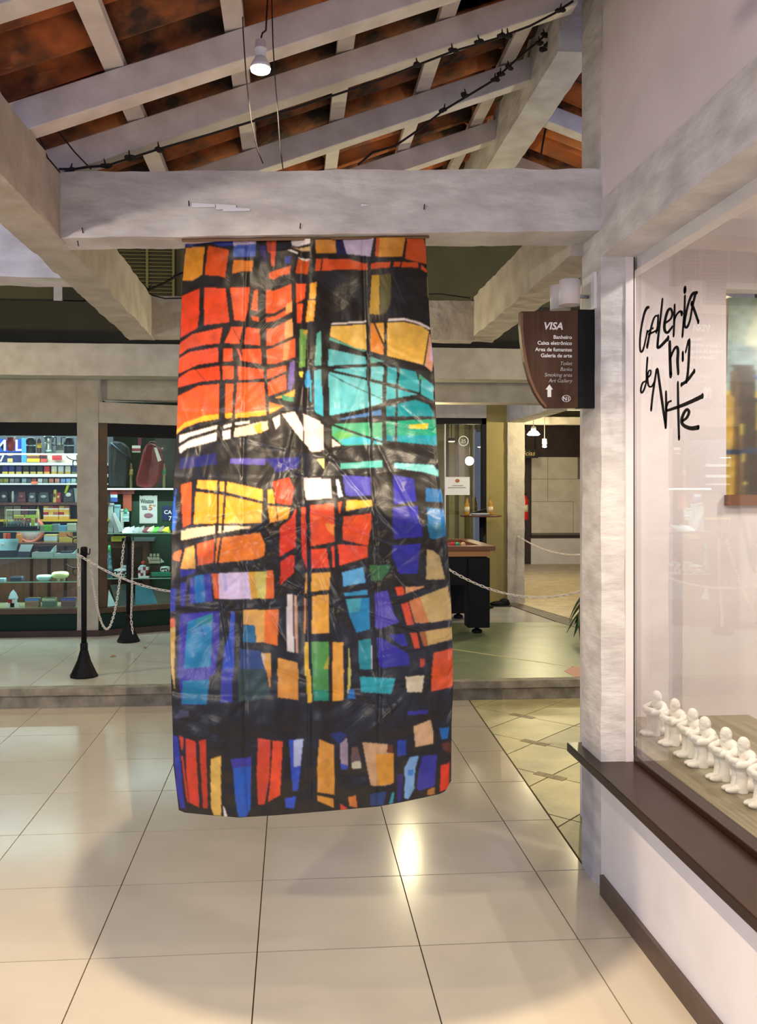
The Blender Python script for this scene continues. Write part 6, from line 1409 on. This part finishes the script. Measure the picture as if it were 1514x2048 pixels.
tag(B(-0.2, xx(973, BFY) - .001, BFY, BFY + .2, zz(836, BFY, 930), 3.0).build('wall_bar_header', M_CONCD), kind='structure')
tag(B(-0.2, 2.9, 13.4, 13.5, PZ0, 3.0).build('wall_bar_back', mk('bar_cream_wall', s(176, 166, 116), .7, s(150, 140, 92), 2)), kind='structure')
tag(B(-0.2, 2.9, BFY, 13.5, 2.75, 2.8).build('ceiling_bar', M_OLIVED), kind='structure')
tag(B(2.7, 2.8, BFY + .3, 13.5, PZ0, 3.0).build('wall_bar_side', M_OLIVE), kind='structure')
for n, x in enumerate((898, 918, 945)):     # pale pilasters inside the bar
    B(xx(x, 13.2), xx(x + 11, 13.2), 13.2, 13.3, PZ0, 2.7).build('pilaster', plain(186, 178, 130, .7), bpy.data.objects['wall_bar_back'])
nt_ = item('paper_notice', 891, 954, 939.5, 990, BFY + .03, .003, (236, 236, 236), 'white paper notice taped to the bar glass', 'notice', bevel=0, bands=((0, .02, (220, 220, 220), 'edge'),))
MB().ell(PY(915, 961.5, BFY + .027), (.028, .002, .024), 12, 8).build('printed_crest', plain(176, 110, 60), nt_)
for n, (a_, b_) in enumerate(((905, 926), (896, 932))):
    p, q = PY(a_, 971 + n * 4, BFY + .028), PY(b_, 971 + n * 4, BFY + .028); B(p.x, q.x, BFY + .026, BFY + .031, p.z - .004, p.z + .003).build('print_line', plain(130, 130, 130), nt_)
c_ = PY(927, 882, BFY + .03); k_ = 11.3 / F
stk = thing('round_sticker', c_, 'round white ring sticker with number on the bar glass', 'sticker')
mb = MB(); vs = []; fs = []
for k in range(24):
    for q_ in (10.5, 8.6): vs.append((c_.x + q_ * k_ * math.cos(k * math.pi / 12), c_.y, c_.z + q_ * k_ * math.sin(k * math.pi / 12)))
for k in range(24): fs.append((2 * k, 2 * k + 1, 2 * ((k + 1) % 24) + 1, 2 * ((k + 1) % 24)))
mb.add(vs, fs).build('ring', M_WHITE, stk)
put_text('25', 8 * k_ * 1.38, (c_.x, c_.y, c_.z - 4 * k_), M_WHITE, stk, 'lettering', align='CENTER')
gp_ = PY(939, 922, 12.4)
gl = thing('globe_lamp', gp_, 'glowing round globe lamp inside the bar', 'lamp')
MB().ell(gp_, (.062, .062, .062), 18, 12).build('globe', M_GLOBE, gl)
MB().tube([gp_ + Vector((0, 0, .06)), (gp_.x, gp_.y, 2.75)], .006, 6).build('stem', M_BLACKM, gl)
lamp('globe_light', 'POINT', gp_ - Vector((0, .1, .0)), 14, YEL, .06)
for n, (x, y, yy) in enumerate(((903, 884, 12.0), (961, 895, 12.8))):
    p = PY(x, y, yy)
    t_ = thing('bar_downlight', p, ('small lit downlight near the paper notice inside the bar', 'small orange bulb beside the olive wall inside the bar')[n], 'lamp')
    MB().lathe([(0, p.z), (.04, p.z + .002), (.045, p.z + .02)], (p.x, p.y, 0), 14).build('lens', M_GLOBE, t_)
    MB().lathe([(.048, p.z + .01), (.048, p.z + .05), (.006, p.z + .055), (.006, 2.75)], (p.x, p.y, 0), 14).build('housing', M_BLACKM, t_)
# round bar table with bottles
tb = PY(962, 1030, 10.75); zT = tb.z
bt = thing('bar_table', (tb.x, tb.y, PZ0), 'small round high bar table beside the olive wall', 'table')
rT = 43 * 10.7 / F
MB().lathe([(0, zT - .02), (rT - .01, zT - .02), (rT, zT - .012), (rT, zT - .004), (rT - .008, zT), (0, zT)], (tb.x, tb.y, 0), 28).build('table_top', plain(96, 58, 44, .3), bt)
MB().tube([(tb.x + .02, tb.y, PZ0 + .02), (tb.x + .02, tb.y, zT - .02)], .04, 12).build('post', M_BLACK, bt)
MB().lathe([(.13, PZ0), (.13, PZ0 + .012), (.05, PZ0 + .03)], (tb.x + .02, tb.y, 0), 20).build('base', M_BLACK, bt)
M_BEER = mk('amber_beer_bottle', s(190, 140, 40), .12, spec=.7)
for n, x in enumerate((934, 981)):
    p = PY(x, 1025, 10.72 if n == 0 else 10.78)
    t_ = thing('beer_bottle', (p.x, p.y, zT), ('amber beer bottle at the left end of the bar table', 'amber beer bottle at the right end of the bar table')[n], 'bottle', 'beer bottles')
    MB().lathe([(.027, zT), (.030, zT + .01), (.030, zT + .12), (.014, zT + .165), (.012, zT + .20), (.014, zT + .205)], (p.x, p.y, 0), 14).build('body', M_BEER, t_)
    MB().lathe([(.0305, zT + .04), (.0305, zT + .10)], (p.x, p.y, 0), 14).build('label_wrap', plain(226, 206, 160), t_)
    MB().lathe([(.014, zT + .20), (.014, zT + .235), (.010, zT + .24)], (p.x, p.y, 0), 12).build('neck', M_GLASSG, t_)
p = PY(960, 1026, 10.68); solid(MB().lathe([(.10, zT), (.12, zT + .02), (.115, zT + .022), (.09, zT + .008), (0, zT + .008)], (p.x, p.y, 0), 20), 'ashtray', plain(176, 186, 190, .25), 'glass dish in the middle of the bar table', 'dish')
solid(MB().hexa([(xx(944, 10.9), 10.9, zT), (xx(975, 10.9), 10.9, zT), (xx(975, 10.9), 10.95, zT), (xx(944, 10.9), 10.95, zT), (xx(946, 10.9), 10.9, zT + .03), (xx(973, 10.9), 10.9, zT + .07), (xx(973, 10.9), 10.95, zT + .07), (xx(946, 10.9), 10.95, zT + .03)]), 'napkin_holder', M_BLACK, 'black napkin holder at the back of the bar table', 'holder')

# ---- hall beyond
HY = 16.8
hw = tag(B(2.9, 8.0, HY, HY + .1, PZ0, 3.2).build('wall_hall_back', M_HALLFR), 'dark wooden shop front at the end of the hall', kind='structure')
def hx(px): return xx(px, HY - .02)
def hz(py): return zz(py, HY - .02, 1110)
B(hx(1062), 7.5, HY - .03, HY, PZ0, hz(1076)).build('lower_panel', M_WHITEW, hw)
B(hx(1062), 7.5, HY - .05, HY, hz(1076), hz(1070)).build('window_ledge', M_HALLFR, hw)
w5 = tag(B(hx(1063), hx(1200), HY - .03, HY - .02, hz(1070), hz(915)).build('window_5', plain(120, 112, 100)), 'closed shop window covered with paper sheets', kind='structure')
for (x0, x1, y0, y1) in ((1062, 1095, 914, 958), (1095, 1155, 914, 958), (1062, 1095, 958, 1003), (1095, 1148, 958, 1003), (1062, 1146, 1003, 1066), (1146, 1205, 958, 1066)):
    B(hx(x0 + .4), hx(x1 - .4), HY - .04 - random.uniform(0, .006), HY - .03, hz(y1 - .4), hz(y0 + .4)).build('paper_sheet', M_PAPERC, w5)
tag(beam_x(2.9, 8.0, 14.4, 14.65, hz(866) + .0, 2.75, nl=30, amp=.003).build('concrete_beam', M_CONCD), 'pale beam across the far hall', 'beam')
sgn = thing('shop_sign', (hx(1062), HY - .2, hz(915)), 'small black shop sign with gold script in the far hall', 'sign')
a_, b_ = PY(1046, 897, 15.4), PY(1076.5, 916, 15.4)
B(a_.x - .2, b_.x, 15.4, 15.46, b_.z, a_.z).build('panel', M_BLACK, sgn)
put_text('ícias', 10 * 15.5 / F * 1.38, PY(1047, 911, 15.395), plain(176, 150, 100), sgn, 'lettering', shear=.25)
MB().tube([(a_.x + .05, 15.43, a_.z), (a_.x + .05, 15.43, 2.9)], .008, 6).build('hanger', M_BLACKM, sgn)
MB().tube([(b_.x - .05, 15.43, a_.z), (b_.x - .05, 15.43, 2.9)], .008, 6).build('hanger', M_BLACKM, sgn)
tag(B(2.9, 8.0, 9.4, HY, 2.9, 3.0).build('ceiling_hall', M_OLIVED), kind='structure')
for k in range(6):
    B(2.95, 8.0, 9.9 + k * .7, 10.02 + k * .7, 2.78, 2.9).build('ceiling_slat', M_WOODW, bpy.data.objects['ceiling_hall'])
tag(B(7.5, 7.6, STEP_Y, HY, PZ0, 3.2).build('wall_hall_right', M_OLIVE), kind='structure')
fe = PY(1052, 1012, 12.0)
ft = thing('fire_extinguisher', fe - Vector((0, 0, .3)), 'red fire extinguisher half hidden by the far column', 'fire extinguisher')
x_, y_ = PY(1049, 1010, 15.8).x, 15.8; zE0, zE1 = PY(1052, 1040, y_).z, PY(1052, 988, y_).z
MB().lathe([(.06, zE0), (.065, zE0 + .02), (.065, zE1 - .09), (.03, zE1 - .04), (.02, zE1 - .02)], (x_, y_, 0), 16).build('cylinder', plain(196, 36, 26, .3), ft)
MB().lathe([(.066, zE0 + .15), (.066, zE0 + .27)], (x_, y_, 0), 16).build('label_wrap', plain(206, 200, 180), ft)
B(x_ - .05, x_ + .03, y_ - .015, y_ + .015, zE1 - .02, zE1 + .02).build('valve', M_BLACK, ft)
B(x_ - .02, x_ + .02, y_ + .05, y_ + .95, zE0 + .3, zE0 + .34).build('bracket', M_BLACK, ft)
for n, (x, y, yy) in enumerate(((1067, 869, 13.6), (1089, 893, 14.1))):
    p = PY(x, y, yy)
    t_ = thing('hall_lamp', p, ('bright round ceiling lamp in the far hall', 'bare bulb hanging in the far hall')[n], 'lamp')
    MB().lathe([(0, p.z - .02), (.08 if n == 0 else .03, p.z - .012), (.10 if n == 0 else .035, p.z), (.06 if n == 0 else .02, p.z + .05)], (p.x, p.y, 0), 18).build('glass', M_GLOBE if n else M_BULB, t_)
    MB().lathe([(.04, p.z + .04), (.04, p.z + .12), (.006, p.z + .13), (.006, 2.9)], (p.x, p.y, 0), 12).build('socket', M_WHITE, t_)
    lamp('hall_lamp_light', 'POINT', p - Vector((0, 0, .12)), 60 if n == 0 else 30, YEL, .06)
cE0 = PY(1036, 1072, BFY - .04); cE1 = PY(1215, 1098, 10.4)
chain(sag(cE0, cE1, .14), 'white plastic chain fixed to the far hall column', .034)
# hidden-pot plant by the corner column
pp = PZ(1190, 1284, PZ0)
pl = thing('potted_plant', (pp.x, pp.y, PZ0), 'dark green leafy plant peeking out behind the corner column', 'plant')
MB().lathe([(.10, PZ0), (.14, PZ0 + .02), (.16, PZ0 + .22), (.14, PZ0 + .225), (0, PZ0 + .20)], (pp.x, pp.y, 0), 18).build('pot', plain(70, 60, 56), pl)
lm = mk('plant_leaf_green', s(34, 62, 30), .4, s(54, 88, 40), 8)
def leaf(base, az, lng, rise, droop):
    vs, fs = [], []; n = 7
    for i in range(n + 1):
        t_ = i / n; w = .075 * math.sin(math.pi * min(.98, t_ * .9 + .08)) * (1 - .2 * t_)
        c = Vector(base) + Vector((math.cos(az) * lng * t_, math.sin(az) * lng * t_, rise * t_ - droop * t_ * t_)); sd = Vector((-math.sin(az), math.cos(az), 0))
        vs += [c - sd * w + Vector((0, 0, .01)), c, c + sd * w + Vector((0, 0, .01))]
    for i in range(n): fs += [(3 * i, 3 * i + 1, 3 * i + 4, 3 * i + 3), (3 * i + 1, 3 * i + 2, 3 * i + 5, 3 * i + 4)]
    return MB().add(vs, fs, True).build('leaf', lm, pl)
for k in range(16):
    a_ = math.pi * .62 + k * 1.05; h = PZ0 + .22 + .03 * (k % 8)
    leaf((pp.x, pp.y, h), a_ if k > 5 else math.pi + (k - 2.5) * .35, .22 + .02 * (k % 3), .22 - .03 * (k % 5), .30 + .03 * (k % 4))
MB().tube([(pp.x, pp.y, PZ0 + .2), (pp.x, pp.y, PZ0 + .5)], .012, 8).build('stem', plain(60, 70, 40), pl)

# ---- unseen lamps over the platform and at the hall, some added to light beams
for n, (x, y, z, e, c) in enumerate(((0.25, 5.6, 2.45, 24, YEL), (-2.75, 6.5, 2.45, 60, YEL), (1.2, 9.28, 2.30, 40, YEL), (3.55, 10.6, 2.45, 90, YEL), (2.6, 6.2, 2.45, 60, YEL))):
    t_ = thing('unseen_arcade_lamp', (x, y, z), ('added warm bulb lamp above the floor behind the banner', 'added warm bulb lamp above the step left of the shop window', 'warm bulb lamp under the beam before the bar glass', 'warm bulb lamp at the hall entrance behind the corner column', 'warm bulb lamp above the stone slabs behind the corner column')[n], 'lamp')
    MB().ell((x, y, z), (.03, .03, .038)).build('bulb', M_GLOBE, t_)
    MB().lathe([(.018, z + .036), (.022, z + .04), (.022, z + .10), (.006, z + .11), (.006, 4.6 if y < 9 else 2.49 if x < 2 else 2.9)], (x, y, 0), 12).build('socket', M_WHITE, t_)
    lamp('unseen_arcade_light', 'POINT', (x, y, z - .06), e, c, .04)
